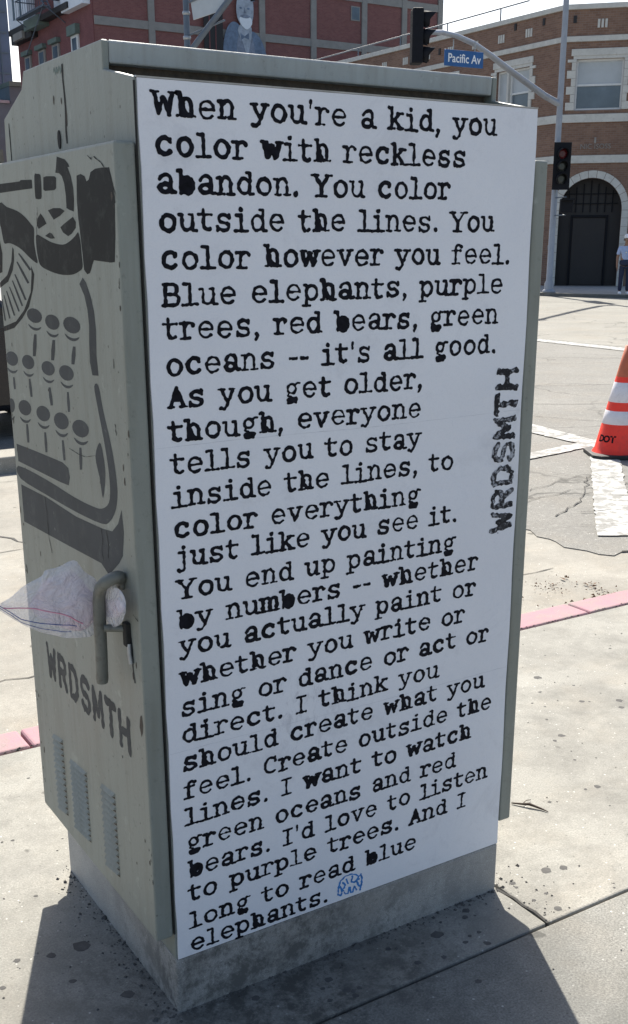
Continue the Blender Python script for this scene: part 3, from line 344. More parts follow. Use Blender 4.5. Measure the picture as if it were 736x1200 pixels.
# ------------------------------------------------------------------ inked lettering: strokes -> distance field -> outline
def arc(cx, cy, rx, ry, a0, a1, n=14):
    return [(cx+rx*math.cos(math.radians(a0+(a1-a0)*i/n)), cy+ry*math.sin(math.radians(a0+(a1-a0)*i/n))) for i in range(n+1)]
T_, B_ = 1.22, .5
H0 = .088
SER = .07
GL = {   # char: (width class, [(half width, points)])
 'a': (5, [(.105, [(.2, .72)]+arc(.5, .72, .28, .24, 165, 10, 8)+[(.78, .15), (.84, .06), (1.0, .07)]), (.12, arc(.45, .28, .27, .22, 0, 360, 16))]),
 'b': (5, [(.10, [(.04, 1.2), (.22, 1.2), (.22, .04)]), (.17, arc(.56, .44, .26, .36, 0, 360, 18)), (.12, [(.4, .2), (.6, .5), (.4, .55)])]),
 'c': (5, [(.125, arc(.54, .48, .37, .42, 48, 318, 18)), (.12, [(.80, .70), (.80, .82)])]),
 'd': (5, [(.085, [(.6, 1.2), (.78, 1.2), (.78, .05), (.98, .05)]), (.088, arc(.46, .47, .32, .42, 0, 360, 20))]),
 'e': (5, [(.075, [(.15, .5), (.88, .5)]+arc(.52, .48, .37, .44, 0, 318, 20))]),
 'f': (0, [(.10, [(.38, .05), (.38, .95)]+arc(.6, .98, .22, .22, 175, 50, 6)+[(.86, 1.1)]), (.075, [(.08, .86), (.78, .86)]), (.075, [(.1, .04), (.72, .04)])]),
 'g': (5, [(.085, arc(.46, .64, .27, .28, 0, 360, 16)), (.075, [(.68, .82), (.8, .98), (.98, .95)]), (.08, [(.3, .38), (.22, .22), (.4, .14)]), (.17, [(.28, -.06), (.72, -.04)]), (.15, [(.3, -.18), (.66, -.18)])]),
 'h': (5, [(.10, [(.04, 1.2), (.22, 1.2), (.22, .05)]), (.10, [(.24, .66)]+arc(.52, .62, .26, .32, 140, 0, 8)+[(.78, .05)]), (.075, [(.04, .04), (.42, .04)]), (.075, [(.58, .04), (.98, .04)]), (.12, [(.34, .62), (.36, .25)]), (.10, [(.40, .35), (.55, .12), (.68, .1)])]),
 'i': (0, [(.10, [(.2, .9), (.5, .9), (.5, .04)]), (.08, [(.06, .04), (.94, .04)]), (.13, [(.46, 1.22), (.5, 1.22)])]),
 'j': (0, [(.10, [(.3, .9), (.62, .9), (.62, -.08)]+arc(.36, -.08, .26, .2, 0, -120, 7)), (.12, [(.22, -.2), (.24, -.2)]), (.13, [(.58, 1.22), (.62, 1.22)])]),
 'k': (5, [(.10, [(.04, 1.2), (.22, 1.2), (.22, .04)]), (.085, [(.26, .4), (.74, .9)]), (.10, [(.42, .56), (.8, .06)]), (.075, [(.04, .04), (.42, .04)]), (.075, [(.62, .04), (1.0, .04)]), (.075, [(.56, .9), (.94, .9)])]),
 'l': (0, [(.10, [(.16, 1.2), (.5, 1.2), (.5, .04)]), (.08, [(.06, .04), (.94, .04)])]),
 'm': (3, [(.10, [(.0, .9), (.14, .9), (.14, .05)]), (.10, [(.16, .7)]+arc(.34, .68, .18, .24, 140, 0, 7)+[(.52, .05)]), (.10, [(.54, .7)]+arc(.72, .68, .16, .24, 140, 0, 7)+[(.88, .05)]), (.075, [(.0, .04), (.26, .04)]), (.075, [(.42, .04), (.62, .04)]), (.075, [(.78, .04), (1.02, .04)])]),
 'n': (5, [(.088, [(.04, .9), (.22, .9), (.22, .05)]), (.088, [(.24, .66)]+arc(.52, .62, .26, .32, 140, 0, 8)+[(.78, .05)]), (.072, [(.04, .04), (.40, .04)]), (.072, [(.6, .04), (.98, .04)])]),
 'o': (5, [(.10, arc(.52, .47, .36, .43, 0, 360, 22))]),
 'p': (5, [(.09, [(.04, .9), (.22, .9), (.22, -.3)]), (.09, arc(.54, .48, .33, .42, 0, 360, 20)), (.075, [(.02, -.3), (.44, -.3)])]),
 'r': (0, [(.10, [(.06, .9), (.32, .9), (.32, .05)]), (.10, [(.34, .62)]+arc(.64, .62, .28, .3, 150, 55, 6)), (.13, [(.84, .80), (.86, .78)]), (.08, [(.06, .04), (.66, .04)])]),
 's': (5, [(.10, arc(.5, .68, .28, .22, 30, 262, 10)+arc(.5, .25, .32, .22, 84, -155, 10)), (.085, [(.82, .92), (.82, .72)]), (.085, [(.16, .04), (.16, .28)]), (.09, [(.3, .5), (.7, .44)])]),
 't': (0, [(.105, [(.36, 1.15), (.36, .25)]+arc(.6, .26, .24, .2, 180, 320, 7)), (.075, [(.06, .88), (.86, .88)]), (.10, [(.42, .22), (.5, .12)])]),
 'u': (5, [(.088, [(.04, .9), (.2, .9), (.2, .36)]+arc(.47, .36, .27, .3, 180, 340, 8)+[(.78, .5)]), (.088, [(.6, .9), (.78, .9), (.78, .05), (.98, .05)])]),
 'v': (5, [(.095, [(.18, .9), (.5, .06), (.84, .9)]), (.07, [(.02, .9), (.38, .9)]), (.07, [(.64, .9), (1.0, .9)])]),
 'w': (3, [(.105, [(.12, .9), (.3, .06), (.5, .75), (.7, .06), (.9, .9)]), (.07, [(.0, .9), (.28, .9)]), (.07, [(.76, .9), (1.03, .9)]), (.06, [(.4, .75), (.6, .75)])]),
 'y': (5, [(.085, [(.16, .9), (.52, .12)]), (.085, [(.86, .9), (.46, -.1), (.32, -.26), (.12, -.24)]), (.11, [(.12, -.2), (.14, -.2)]), (.07, [(.0, .9), (.36, .9)]), (.07, [(.66, .9), (1.02, .9)])]),
 'W': (3, [(.095, [(.12, 1.2), (.28, .06), (.5, .95), (.72, .06), (.9, 1.2)]), (.075, [(.0, 1.2), (.3, 1.2)]), (.075, [(.74, 1.2), (1.03, 1.2)]), (.08, [(.2, .8), (.3, .4)])]),
 'Y': (3, [(.10, [(.14, 1.2), (.5, .6), (.5, .05)]), (.085, [(.86, 1.2), (.5, .6)]), (.075, [(.0, 1.2), (.32, 1.2)]), (.075, [(.7, 1.2), (1.02, 1.2)]), (.08, [(.26, .04), (.74, .04)])]),
 'B': (5, [(.10, [(.2, 1.2), (.2, .04)]), (.09, [(.04, 1.2), (.5, 1.2)]+arc(.56, .92, .26, .28, 90, -90, 8)+[(.24, .64)]), (.10, [(.24, .64), (.56, .64)]+arc(.58, .34, .32, .3, 90, -90, 8)+[(.04, .04)])]),
 'A': (5, [(.10, [(.14, .05), (.5, 1.18), (.88, .05)]), (.075, [(.28, .42), (.74, .42)]), (.08, [(.0, .04), (.32, .04)]), (.08, [(.68, .04), (1.04, .04)]), (.10, [(.34, .5), (.5, .95), (.6, .5)])]),
 'I': (0, [(.085, [(.5, 1.2), (.5, .04)]), (.075, [(.16, 1.2), (.84, 1.2)]), (.075, [(.16, .04), (.84, .04)])]),
 'C': (5, [(.085, arc(.54, .62, .4, .56, 52, 308, 20)), (.08, [(.86, 1.18), (.86, .86)])]),
 '.': (1, [(.15, [(.5, .10), (.52, .10)])]),
 ',': (1, [(.14, [(.5, .10), (.52, .09)]), (.09, [(.58, .05), (.42, -.22)])]),
 "'": (6, [(.10, [(.5, 1.22), (.5, 1.12)]), (.06, [(.5, 1.1), (.48, .86)])]),
 '-': (4, [(.10, [(.2, .5), (.8, .5)])]),
}
WID = {0: .0328, 1: .0185, 2: .0255, 3: .0440, 4: .0250, 5: .0385, 6: .017}
def field_mesh(mb, strokes, place, step, wob=.02, x=(-.15, 1.2), y=(-.45, 1.45), seed=0, erode=0.0):
    """polygonise the inside of a union of strokes; place(u, v) -> 3-D"""
    r = np.random.default_rng(seed)
    nx = int((x[1]-x[0])/step)+1; ny = int((y[1]-y[0])/step)+1
    gx, gy = np.meshgrid(x[0]+np.arange(nx)*step, y[0]+np.arange(ny)*step, indexing='ij')
    d = np.full(gx.shape, 9.0)
    for hw, pts in strokes:
        for (ax, ay), (bx, by) in zip(pts[:-1], pts[1:]):
            dx, dy = bx-ax, by-ay; L = dx*dx+dy*dy+1e-9
            t = np.clip(((gx-ax)*dx+(gy-ay)*dy)/L, 0, 1)
            d = np.minimum(d, np.hypot(gx-ax-t*dx, gy-ay-t*dy)-hw)
    c = r.normal(size=(nx//3+3, ny//3+3))
    ix, iy = np.arange(nx)/3, np.arange(ny)/3
    a, b = ix.astype(int), iy.astype(int); fa, fb = (ix-a)[:, None], (iy-b)[None, :]
    nz = (c[a][:, b]*(1-fa)*(1-fb)+c[a+1][:, b]*fa*(1-fb)+c[a][:, b+1]*(1-fa)*fb+c[a+1][:, b+1]*fa*fb)
    d = d+nz*wob+erode
    ins = d < 0; vid = {}
    base = len(mb.v); V = []; F = []
    def vert(k, u, v):
        if k not in vid: vid[k] = base+len(V); V.append(place(u, v))
        return vid[k]
    X = gx[:, 0]; Y = gy[0]
    any_ = ins[:-1, :-1] | ins[1:, :-1] | ins[:-1, 1:] | ins[1:, 1:]
    full = ins[:-1, :-1] & ins[1:, :-1] & ins[:-1, 1:] & ins[1:, 1:]
    for j in range(ny-1):
        i = 0
        row = np.nonzero(any_[:, j])[0]
        done = -1
        for i in row:
            if i <= done: continue
            if full[i, j]:
                e = i
                while e+1 < nx-1 and full[e+1, j]: e += 1
                done = e
                F.append((vert((i, j), X[i], Y[j]), vert((e+1, j), X[e+1], Y[j]), vert((e+1, j+1), X[e+1], Y[j+1]), vert((i, j+1), X[i], Y[j+1])))
                continue
            cs = [(i, j), (i+1, j), (i+1, j+1), (i, j+1)]; poly = []
            for k in range(4):
                p, q = cs[k], cs[(k+1) % 4]
                if ins[p]: poly.append(vert(p, X[p[0]], Y[p[1]]))
                if ins[p] != ins[q]:
                    t = d[p]/(d[p]-d[q])
                    kk = (p, q) if p < q else (q, p)
                    poly.append(vert(('e',)+kk, X[p[0]]+(X[q[0]]-X[p[0]])*t, Y[p[1]]+(Y[q[1]]-Y[p[1]])*t))
            if len(poly) >= 3: F.append(tuple(poly))
    mb.v += V; mb.f += F
# ================================================================== GROUND
STREET_Z = -.12
def struct(name, label=None):
    o = bpy.data.objects.new(name, None); COL.objects.link(o); o['kind'] = 'structure'; return o
def sheet(name, pts, z, mat, parent=None, thick=.0, kind='structure'):
    mb = MB()
    if thick: mb.prism(pts, 2, z-thick, z)
    else: mb.add([(x, y, z) for x, y in pts], [tuple(range(len(pts)))])
    o = mb.build(name, mat, parent)
    if parent is None: o['kind'] = kind
    return o
sheet('ground', [(-900, -900), (900, -900), (900, 1500), (-900, 1500)], -.30, 'asphalt')
# near sidewalk made of slabs
walk = struct('sidewalk')
def slab(x0, x1, y0, y1, mat='walk', z=0.0):
    g = .004
    return box(x0+g, x1-g, y0+g, y1-g, z-.15, z).build('slab', mat, walk, bevel=.005, seg=2)
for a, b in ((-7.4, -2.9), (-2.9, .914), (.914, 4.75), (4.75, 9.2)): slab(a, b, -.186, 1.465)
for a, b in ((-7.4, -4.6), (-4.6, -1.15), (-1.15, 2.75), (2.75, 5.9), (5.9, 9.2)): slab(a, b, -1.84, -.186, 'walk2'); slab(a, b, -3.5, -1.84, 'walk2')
sheet('sidewalk_bed', [(-7.4, -3.5), (9.2, -3.5), (9.2, 1.46), (-7.4, 1.46)], -.02, 'dark')
# old crack running from the foot of the cabinet to the joint
mb = MB(); pts = [(.905, -.002), (.909, -.03), (.917, -.06), (.911, -.095), (.92, -.13), (.914, -.183)]
L_ = [(x-.003-.003*random.random(), y, .0012) for x, y in pts]; R_ = [(x+.003+.004*random.random(), y, .0012) for x, y in pts]
mb.grid([L_, R_], False).build('crack', 'dark', walk)
# kerb, faded red
kerb = struct('kerb')
cx = [-7.4, -6.2, -4.9, -3.6, -2.2, -.95, .158, 1.5, 2.75, 4.0, 5.3, 6.6, 7.9, 9.2]
for a, b in zip(cx[:-1], cx[1:]):
    MB().prism([(a+.004, 1.474), (b-.004, 1.474+.004*random.uniform(-1, 1)), (b-.004, 1.628), (a+.004, 1.628)], 2, -.30, .001).build('kerb_stone', 'curb', kerb, bevel=.012, seg=3)
# broken edge between kerb and sidewalk: crumbled grit
mb = MB()
for i in range(260):
    x = random.uniform(-1.2, 4.2); y = 1.4695+random.gauss(0, .006); r = random.uniform(.003, .010)
    a = [(x+r*math.cos(t)*random.uniform(.7, 1.3), y+.6*r*math.sin(t)*random.uniform(.7, 1.3), .0015) for t in (0, 1.2, 2.5, 3.8, 5.1)]
    mb.add(a+[(x, y, .0015+r*.5)], [(0, 1, 5), (1, 2, 5), (2, 3, 5), (3, 4, 5), (4, 0, 5)])
mb.build('kerb_grit', 'dark', None, kind='stuff')
# concrete pad by the kerb, asphalt beyond it with its ragged edge
road = [(60, 1.629), (60, 120), (-60, 120), (-60, 1.629)]
sheet('road_pad', [(-60, 1.60), (60, 1.60), (60, 160), (-60, 160)], STREET_Z, 'gutter')
edge = [(3.7, 24.0), (3.55, 12), (3.62, 6), (3.7, 4), (3.80, 3.35), (3.86, 3.07), (3.80, 2.92), (3.81, 2.78), (3.76, 2.66), (3.80, 2.54), (3.81, 2.44), (3.87, 2.38), (3.98, 2.40), (4.06, 2.37), (4.3, 2.29), (4.7, 2.22), (5.6, 2.10), (7, 2.04), (12, 2.02), (60, 2.0)]
er = []
for (ax, ay), (bx, by) in zip(edge[:-1], edge[1:]):
    L = math.hypot(bx-ax, by-ay); n = max(1, min(40, int(L/.07)))
    for i in range(n):
        t = i/n; er.append((ax+(bx-ax)*t+random.gauss(0, .009), ay+(by-ay)*t+random.gauss(0, .009)))
sheet('asphalt', er+[(60, 24.0)], STREET_Z+.006, 'asphalt', thick=.005)
# darker crumbly seam along that edge
mb = MB(); P1 = []; P2 = []
for x, y in er:
    if 3.9 < x < 6 and y < 8: P1.append((x-.004, y-.004, STREET_Z+.010)); P2.append((x+random.uniform(.006, .02), y+random.choice((-.003, -.001, .003, .008)), STREET_Z+.0105))
mb.grid([P1, P2], False).build('asphalt_seam', 'dark', None, kind='structure')
sheet('far_roadway', [(13.78, 2.5), (60, 2.5), (60, 40), (13.95, 40), (13.85, 13.5)], STREET_Z+.0105, 'pad')
marks = struct('road_markings')
def mark(pts, z=.0145):
    out = []
    for i in range(len(pts)):
        (ax, ay), (bx, by) = pts[i], pts[(i+1) % len(pts)]; L = math.hypot(bx-ax, by-ay); n = max(1, int(L/.05))
        for k in range(n):
            out.append((ax+(bx-ax)*k/n+random.gauss(0, .005), ay+(by-ay)*k/n+random.gauss(0, .005)))
    sheet('painted_line', out, STREET_Z+z, 'roadwhite', marks)
mark([(5.95, 4.6), (4.09, 2.72), (4.36, 2.55), (4.8, 3.06), (5.31, 3.62), (6.05, 4.36)])
mark([(7.6, 12.0), (6.79, 6.51), (6.74, 6.13), (6.57, 5.15), (6.51, 5.01), (6.31, 4.89), (6.38, 5.75), (6.42, 6.08), (7.2, 12.0)], .0150)
mark([(3.75, 4.05), (5.38, 4.92), (5.67, 5.01), (6.33, 5.13), (6.61, 5.16), (6.43, 4.96), (6.1, 4.9), (5.47, 4.79), (5.18, 4.7), (3.8, 3.9)], .0155)
mark([(13.42, 13.4), (13.30, 11.0), (13.0, 6.0), (13.25, 6.0), (13.75, 11.2), (13.80, 13.8), (14.0, 22), (13.7, 22)])
# cracks in the asphalt sealed with tar
def seam(pts, w, z=.0125, name='tar_crack'):
    P = []
    for (ax, ay), (bx, by) in zip(pts[:-1], pts[1:]):
        n = max(2, int(math.hypot(bx-ax, by-ay)/.08))
        for i in range(n): P.append((ax+(bx-ax)*i/n+random.gauss(0, .012), ay+(by-ay)*i/n+random.gauss(0, .012)))
    P.append(pts[-1]); a = []; b = []
    for i, p in enumerate(P):
        q = P[min(i+1, len(P)-1)]; o = P[max(i-1, 0)]; d = Vector((q[0]-o[0], q[1]-o[1])).normalized(); nn = Vector((-d.y, d.x)); ww = w*random.uniform(.3, 1.1)
        a.append((p[0]+nn.x*ww, p[1]+nn.y*ww, STREET_Z+z)); b.append((p[0]-nn.x*ww, p[1]-nn.y*ww, STREET_Z+z))
    MB().grid([a, b], False).build(name, 'dark', marks)
seam([(4.25, 3.25), (4.7, 3.45), (5.25, 3.95), (5.6, 4.15)], .007); seam([(4.35, 3.65), (4.9, 3.75), (5.6, 3.72)], .004)
seam([(4.6, 3.9), (5.3, 4.1), (5.8, 4.05)], .003); seam([(7.2, 7.6), (8.2, 6.9), (9.4, 6.5)], .007); seam([(8.6, 8.5), (10, 7.9), (11.3, 7.6)], .007); seam([(6.9, 7.0), (7.3, 6.2), (7.9, 5.2)], .006)
seam([(17, 15), (18.3, 14.2), (20.5, 12.6)], .025, .017); seam([(21, 21), (22.3, 19.8), (23.5, 17.6)], .02, .017); seam([(23, 23.4), (24.2, 21.6)], .025, .017); seam([(14.2, 11.8), (15.4, 10.4), (16.6, 9.2)], .025, .017)
seam([(5.2, 4.3), (5.35, 3.95), (5.6, 3.85)], .004, .0165); seam([(4.75, 3.7), (5.0, 3.5), (5.2, 3.2)], .004, .0165); seam([(4.45, 3.2), (4.7, 3.15), (4.9, 2.9)], .004, .0165); seam([(4.2, 2.95), (4.5, 2.85), (4.7, 2.7)], .003, .0165)
seam([(6.35, 5.7), (6.55, 5.5), (6.7, 5.6)], .004, .0165); seam([(5.4, 4.95), (5.6, 4.8)], .004, .0165)
# joints of the pad on the left
for y in (2.375, 4.35, 6.3): seam([(-8, y), (3.4, y)], .004, .003, 'pad_joint')
seam([(.2, 5.35), (.75, 5.2), (1.0, 4.8), (1.14, 4.3), (1.5, 3.9)], .012, .0032); seam([(1.3, 3.0), (1.9, 3.2)], .006, .0032)
# raised median kerb on the left
med = struct('median_kerb')
for a, b in zip([-14, -10, -6, -2, 2.4], [-10, -6, -2, 2.4, 3.2]):
    box(a+.005, b-.005, 6.62, 6.98, STREET_Z-.05, STREET_Z+.13).build('kerb_stone', 'gutter', med, bevel=.02, seg=3)
sheet('left_asphalt', [(-60, 6.98), (3.5, 6.98), (3.5, 24), (-60, 24)], STREET_Z+.004, 'asphalt')
# far pavements
fw = [(25.75, 60), (25.75, 27.2), (25.9, 26.0), (26.25, 24.9), (26.9, 23.7), (27.9, 22.5), (29.2, 21.7), (31, 21.3), (60, 21.3), (60, 60)]
sheet('far_pavement', fw, -.004, 'farwalk', thick=.14)
mb = MB(); n = len(fw)-3
ins_ = [(x+.16*(1 if i < 6 else .3), y+.16*(0 if i < 2 else .8 if i < 6 else 1), 0) for i, (x, y) in enumerate(fw)]
o = [(x, y, .002) for x, y in fw[:9]]; i_ = [(x+.13, y+.10, .002) for x, y in fw[:9]]
mb.grid([[(x, y, -.16) for x, y, z in o], o, i_], False).build('far_kerb', 'walk', None, kind='structure')
sheet('north_pavement', [(-60, 25), (15.9, 25), (16.6, 26), (16.6, 60), (-60, 60)], -.004, 'farwalk', thick=.14)
sheet('far_ground', [(16.6, 60), (25.75, 60), (60, 60), (60, 160), (-60, 160), (-60, 60)], -.05, 'farwalk', thick=.06)

# ================================================================== SIGNAL CABINET
W = .903
cabt = thing('utility_cabinet', 'tall grey-green cabinet on a concrete base, its front covered by a typewritten white sheet', 'utility cabinet', (0, 0, 0))
MB().prism([(.003, .137), (.003, 1.7), (.003, 1.864), (.005, 1.8655), (.168, 1.8665), (.168, 1.905), (.560, 1.905), (.720, 1.858), (.726, 1.79), (.724, .19), (.69, .137)], 0, .0003, W-.0003).build('body', 'cab', cabt, bevel=.004)
MB().prism([(.136, 1.903), (.134, 1.938), (.138, 1.9405), (.568, 1.9395), (.585, 1.907), (.55, 1.903)], 0, .0125, W-.0125).build('roof_cap', 'cabroof', cabt, bevel=.003)
for x0 in (-.0004, W-.0121):
    MB().prism([(.0035, 1.70), (.0035, 1.866), (.135, 1.893), (.1335, 1.938), (.138, 1.9405), (.568, 1.9400), (.588, 1.907), (.7205, 1.861), (.7265, 1.80), (.7265, 1.70)], 0, x0, x0+.0125).build('roof_cheek', 'cab', cabt, bevel=.0025)
box(.0125, W-.0125, .160, .167, 1.867, 1.903).build('recess_shade', 'chips_and_shade', cabt)  # dark plate: shade of the gap under the roof cap, put in as colour
MB().prism([(-.0018, 1.8645), (-.0022, 1.8672), (.010, 1.8682), (.010, 1.8655)], 0, .002, W-.002).build('top_lip', 'steel', cabt)
# side details above the door: seam, latch hole, grime
sd = MB()
P = [(.334+.002*math.sin(z*60), z) for z in np.linspace(1.785, 1.925, 12)]
sd.grid([[(-.0012, y-.0025-.002*random.random(), z) for y, z in P], [(-.0012, y+.0025+.002*random.random(), z) for y, z in P]], False).build('side_seam', 'dark', cabt)
MB().prism([(.688+a*.0015, z) for a, z in ((-1, 1.775), (-2, 1.83), (0, 1.85), (1, 1.83), (1, 1.775))], 0, -.0014, .002).build('side_seam', 'dark', cabt)
MB().prism([(.376+.008*math.cos(t), 1.795+.017*math.sin(t)) for t in np.linspace(0, 2*math.pi, 16, endpoint=False)], 0, -.0025, .001).build('lifting_hole', 'dark', cabt)
bs_ = MB().prism([(0, 0), (W, 0), (W, .681), (0, .681)], 2, -.01, .135).build('concrete_base', 'base', cabt, bevel=.006, seg=2)
for s in (0, 1):
    x0, x1 = (-.0412, -.0022) if s == 0 else (W+.004, W+.0412)
    d = box(x0, x1, .004, .7215, .193, 1.766).build('side_door', 'cab', cabt, bevel=.005, seg=3)
    if s == 0: ldoor = d
# dark strip filling the gap between left door and front
box(-.0018, .0008, .001, .004, .2, 1.86).build('door_gap', 'dark', cabt)
# louvres on the left door: three panels of slanting slots
for (ya, yb, z0, z1) in ((.597, .528, .235, .445), (.478, .372, .238, .425), (.276, .196, .238, .450)):
    n = 13; slots = MB()
    for i in range(n):
        z = z0+(z1-z0)*(i+.5)/n; h = (z1-z0)/n
        mb = MB()
        # a pressed louvre: raised lip with a dark slot below it
        a, b = ya, yb
        sk_ = .010
        v = [(-.0412, a, z+h*.38), (-.0412, b, z+h*.38+sk_), (-.0475, a-.004, z-h*.12), (-.0475, b+.004, z-h*.12+sk_), (-.0412, a, z-h*.12), (-.0412, b, z-h*.12+sk_)]
        mb.add(v, [(0, 1, 3, 2), (2, 3, 5, 4), (0, 2, 4), (1, 5, 3)])
        lv = mb.build('louvre', 'cab', ldoor)
        slots.add([(-.04145, a, z-h*.13), (-.04145, b, z-h*.13+sk_), (-.04145, b, z-h*.52+sk_), (-.04145, a, z-h*.52)], [(0, 1, 2, 3)])
    slots.build('louvre_slots', 'chips_and_shade', ldoor, kind='stuff')
# stencilled typewriter on the left door
SM = {}
for sh, sm, pts in STENCIL:
    k = sh
    if k not in SM: SM[k] = stencil(k)
    if sm: pts = smooth_closed(pts, 3)
    pts = [p for p in pts if p[0] < .7195]if all(p[0] < .7195 for p in pts) else [(min(p[0], .7195), p[1]) for p in pts]
    e = .0
    mb = MB(); ar = sum(pts[i][0]*pts[(i+1) % len(pts)][1]-pts[(i+1) % len(pts)][0]*pts[i][1] for i in range(len(pts)))
    if ar > 0: pts = pts[::-1]
    mb.add([(-.0415, y, z) for y, z in pts], [tuple(range(len(pts)))])
    mb.build('stencil_mark', SM[k], ldoor)
for c in SCRATCH:
    a = []; b = []
    for (y0, z0), (y1, z1) in zip(c[:-1], c[1:]):
        for t in np.linspace(0, 1, 7)[:-1]:
            y = y0+(y1-y0)*t+random.gauss(0, .0008); z = z0+(z1-z0)*t; w_ = random.uniform(.0004, .0017)
            a.append((-.0419, y-w_, z+w_*.5)); b.append((-.0419, y+w_, z-w_*.5))
    MB().grid([a, b], False).build('scratch', 'dark', ldoor)
chips = MB()
for i in range(90):
    y = random.choice((random.uniform(.01, .70), random.gauss(.02, .012), random.gauss(.70, .01))); z = random.uniform(.22, 1.74); y = min(max(y, .008), .714)
    r0 = random.expovariate(1/.0016)+.0008; k_ = random.uniform(1, 3.2); n = 7
    chips.add([(-.04165, y-r0*random.uniform(.5, 1)*math.cos(k*2*math.pi/n), z+r0*k_*random.uniform(.5, 1)*math.sin(k*2*math.pi/n)) for k in range(n)], [tuple(range(n))])
chips.build('paint_chips', 'chips_and_shade', ldoor, kind='stuff')
chips = MB()
for i in range(16):
    y = random.uniform(.02, .70); z = random.uniform(1.78, 1.9); r0 = min(.0018, random.expovariate(1/.0007)+.0004); n = 7
    chips.add([(-.0008, y-r0*random.uniform(.5, 1)*math.cos(k*2*math.pi/n), z+r0*1.8*random.uniform(.5, 1)*math.sin(k*2*math.pi/n)) for k in range(n)], [tuple(range(n))])
for y, z, w_, h_ in ((.395, 1.868, .005, .010), (.352, 1.862, .004, .008), (.330, 1.835, .005, .026)):
    n = 12; chips.add([(-.0009, y-w_*random.uniform(.6, 1)*math.cos(k*2*math.pi/n), z+h_*random.uniform(.6, 1)*math.sin(k*2*math.pi/n)) for k in range(n)], [tuple(range(n))])
chips.build('paint_chips', 'chips_and_shade', cabt, kind='stuff')
for y0, y1 in ((.336, .385),):
    P = [(-.0010, y0+(y1-y0)*t, 1.921+.004*math.sin(t*22)) for t in np.linspace(0, 1, 14)]; MB().grid([P, [(x, y, z-.004-.005*abs(math.sin(y*700))) for x, y, z in P]], False).build('green_scribble', 'green', cabt)
# block lettering (stencil alphabet)
BL = {'W': [(.12, [(.1, 1), (.25, .0)]), (.12, [(.25, 0), (.5, .7)]), (.12, [(.5, .7), (.72, 0)]), (.12, [(.72, 0), (.9, 1)])],
 'R': [(.12, [(.14, 0), (.14, 1)]), (.12, [(.3, 1), (.62, 1), (.84, .85), (.84, .66), (.62, .5), (.3, .5)]), (.12, [(.6, .36), (.86, 0)])],
 'D': [(.12, [(.14, 0), (.14, 1)]), (.12, [(.32, 1), (.6, 1), (.86, .75), (.86, .25), (.6, 0), (.32, 0)])],
 'S': [(.12, [(.86, .84), (.7, 1), (.3, 1), (.14, .84), (.14, .64), (.3, .52)]), (.12, [(.44, .5), (.7, .48), (.86, .34), (.86, .16), (.7, 0), (.3, 0), (.14, .14)])],
 'M': [(.12, [(.08, 0), (.12, 1)]), (.12, [(.14, 1), (.5, .2)]), (.12, [(.5, .2), (.86, 1)]), (.12, [(.88, 1), (.92, 0)])],
 'T': [(.12, [(.08, 1), (.92, 1)]), (.13, [(.5, .78), (.5, 0)])],
 'H': [(.13, [(.12, 0), (.12, 1)]), (.13, [(.88, 0), (.88, 1)]), (.12, [(.3, .5), (.7, .5)])]}
for i, ch in enumerate('WRDSMTH'):
    a = i/7+.012; wd = 1/7*.80
    def place(u, v, a=a, wd=wd):
        s = a+u*wd; y = .600-.522*s; zt_ = .679-.008*s; zb_ = .606-.004*s
        return (-.0417, y, zb_+(zt_-zb_)*v)
    mb = MB(); field_mesh(mb, [(hw*1.12, p) for hw, p in BL[ch]], place, .045, .03, (-.15, 1.15), (-.18, 1.18), i)
    mb.f = [f[::-1] for f in mb.f] if False else mb.f
    mb.build('stencil_letter', SM[.45], ldoor)
# pull handle of bent rod, its brackets and the padlocked latch
han = MB()
hp = [HMNT[0], (-.058, .060, .9895)] + [HANDLE[1], HANDLE[2], HANDLE[3], HANDLE[4], (HANDLE[5][0], HANDLE[5][1]+.001, HANDLE[5][2]-.003)]
hp = [Vector(p) for p in hp]; den = []
for i in range(len(hp)-1):
    p0, p1, p2, p3 = hp[max(i-1, 0)], hp[i], hp[i+1], hp[min(i+2, len(hp)-1)]
    for k in range(5):
        t = k/5; den.append(.5*((2*p1)+(p2-p0)*t+(2*p0-5*p1+4*p2-p3)*t*t+(3*p1-p0-3*p2+p3)*t**3))
den.append(hp[-1]); han.tube(den, [.0125]*(len(den)-2)+[.013, .0115], 14)
handle = han.build('handle', 'handle', ldoor)
MB().tube([HMNT[2], (-.062, .078, .880), HMNT[1]], .0075, 10).build('handle_bracket', 'handle', handle)
MB().lathe([(0, .0), (.017, .0), (.017, .006), (.012, .010), (0, .010)], 20).build('rosette', 'handle', handle).matrix_local = Matrix.Translation(Vector(HMNT[0])) @ Matrix.Rotation(math.radians(-90), 4, 'Y')
mb = box(-.052, -.040, .050, .070, .845, .895); mb.build('latch', 'dark', ldoor, bevel=.003)
mb = MB(); mb.tube([(-.046, .053, .852), (-.047, .050, .83), (-.046, .047, .812)], .005, 8); mb.build('latch_pin', 'steel', ldoor)
mb = MB(); st = [(.070, .86), (.062, .862), (.048, .865), (.044, .84), (.047, .80), (.040, .772), (.046, .77), (.052, .80), (.056, .83), (.062, .84)]
mb.add([(-.0418, y, z) for y, z in st][::-1], [tuple(range(len(st)))]); mb.build('rust_stain', SM[.3], ldoor)
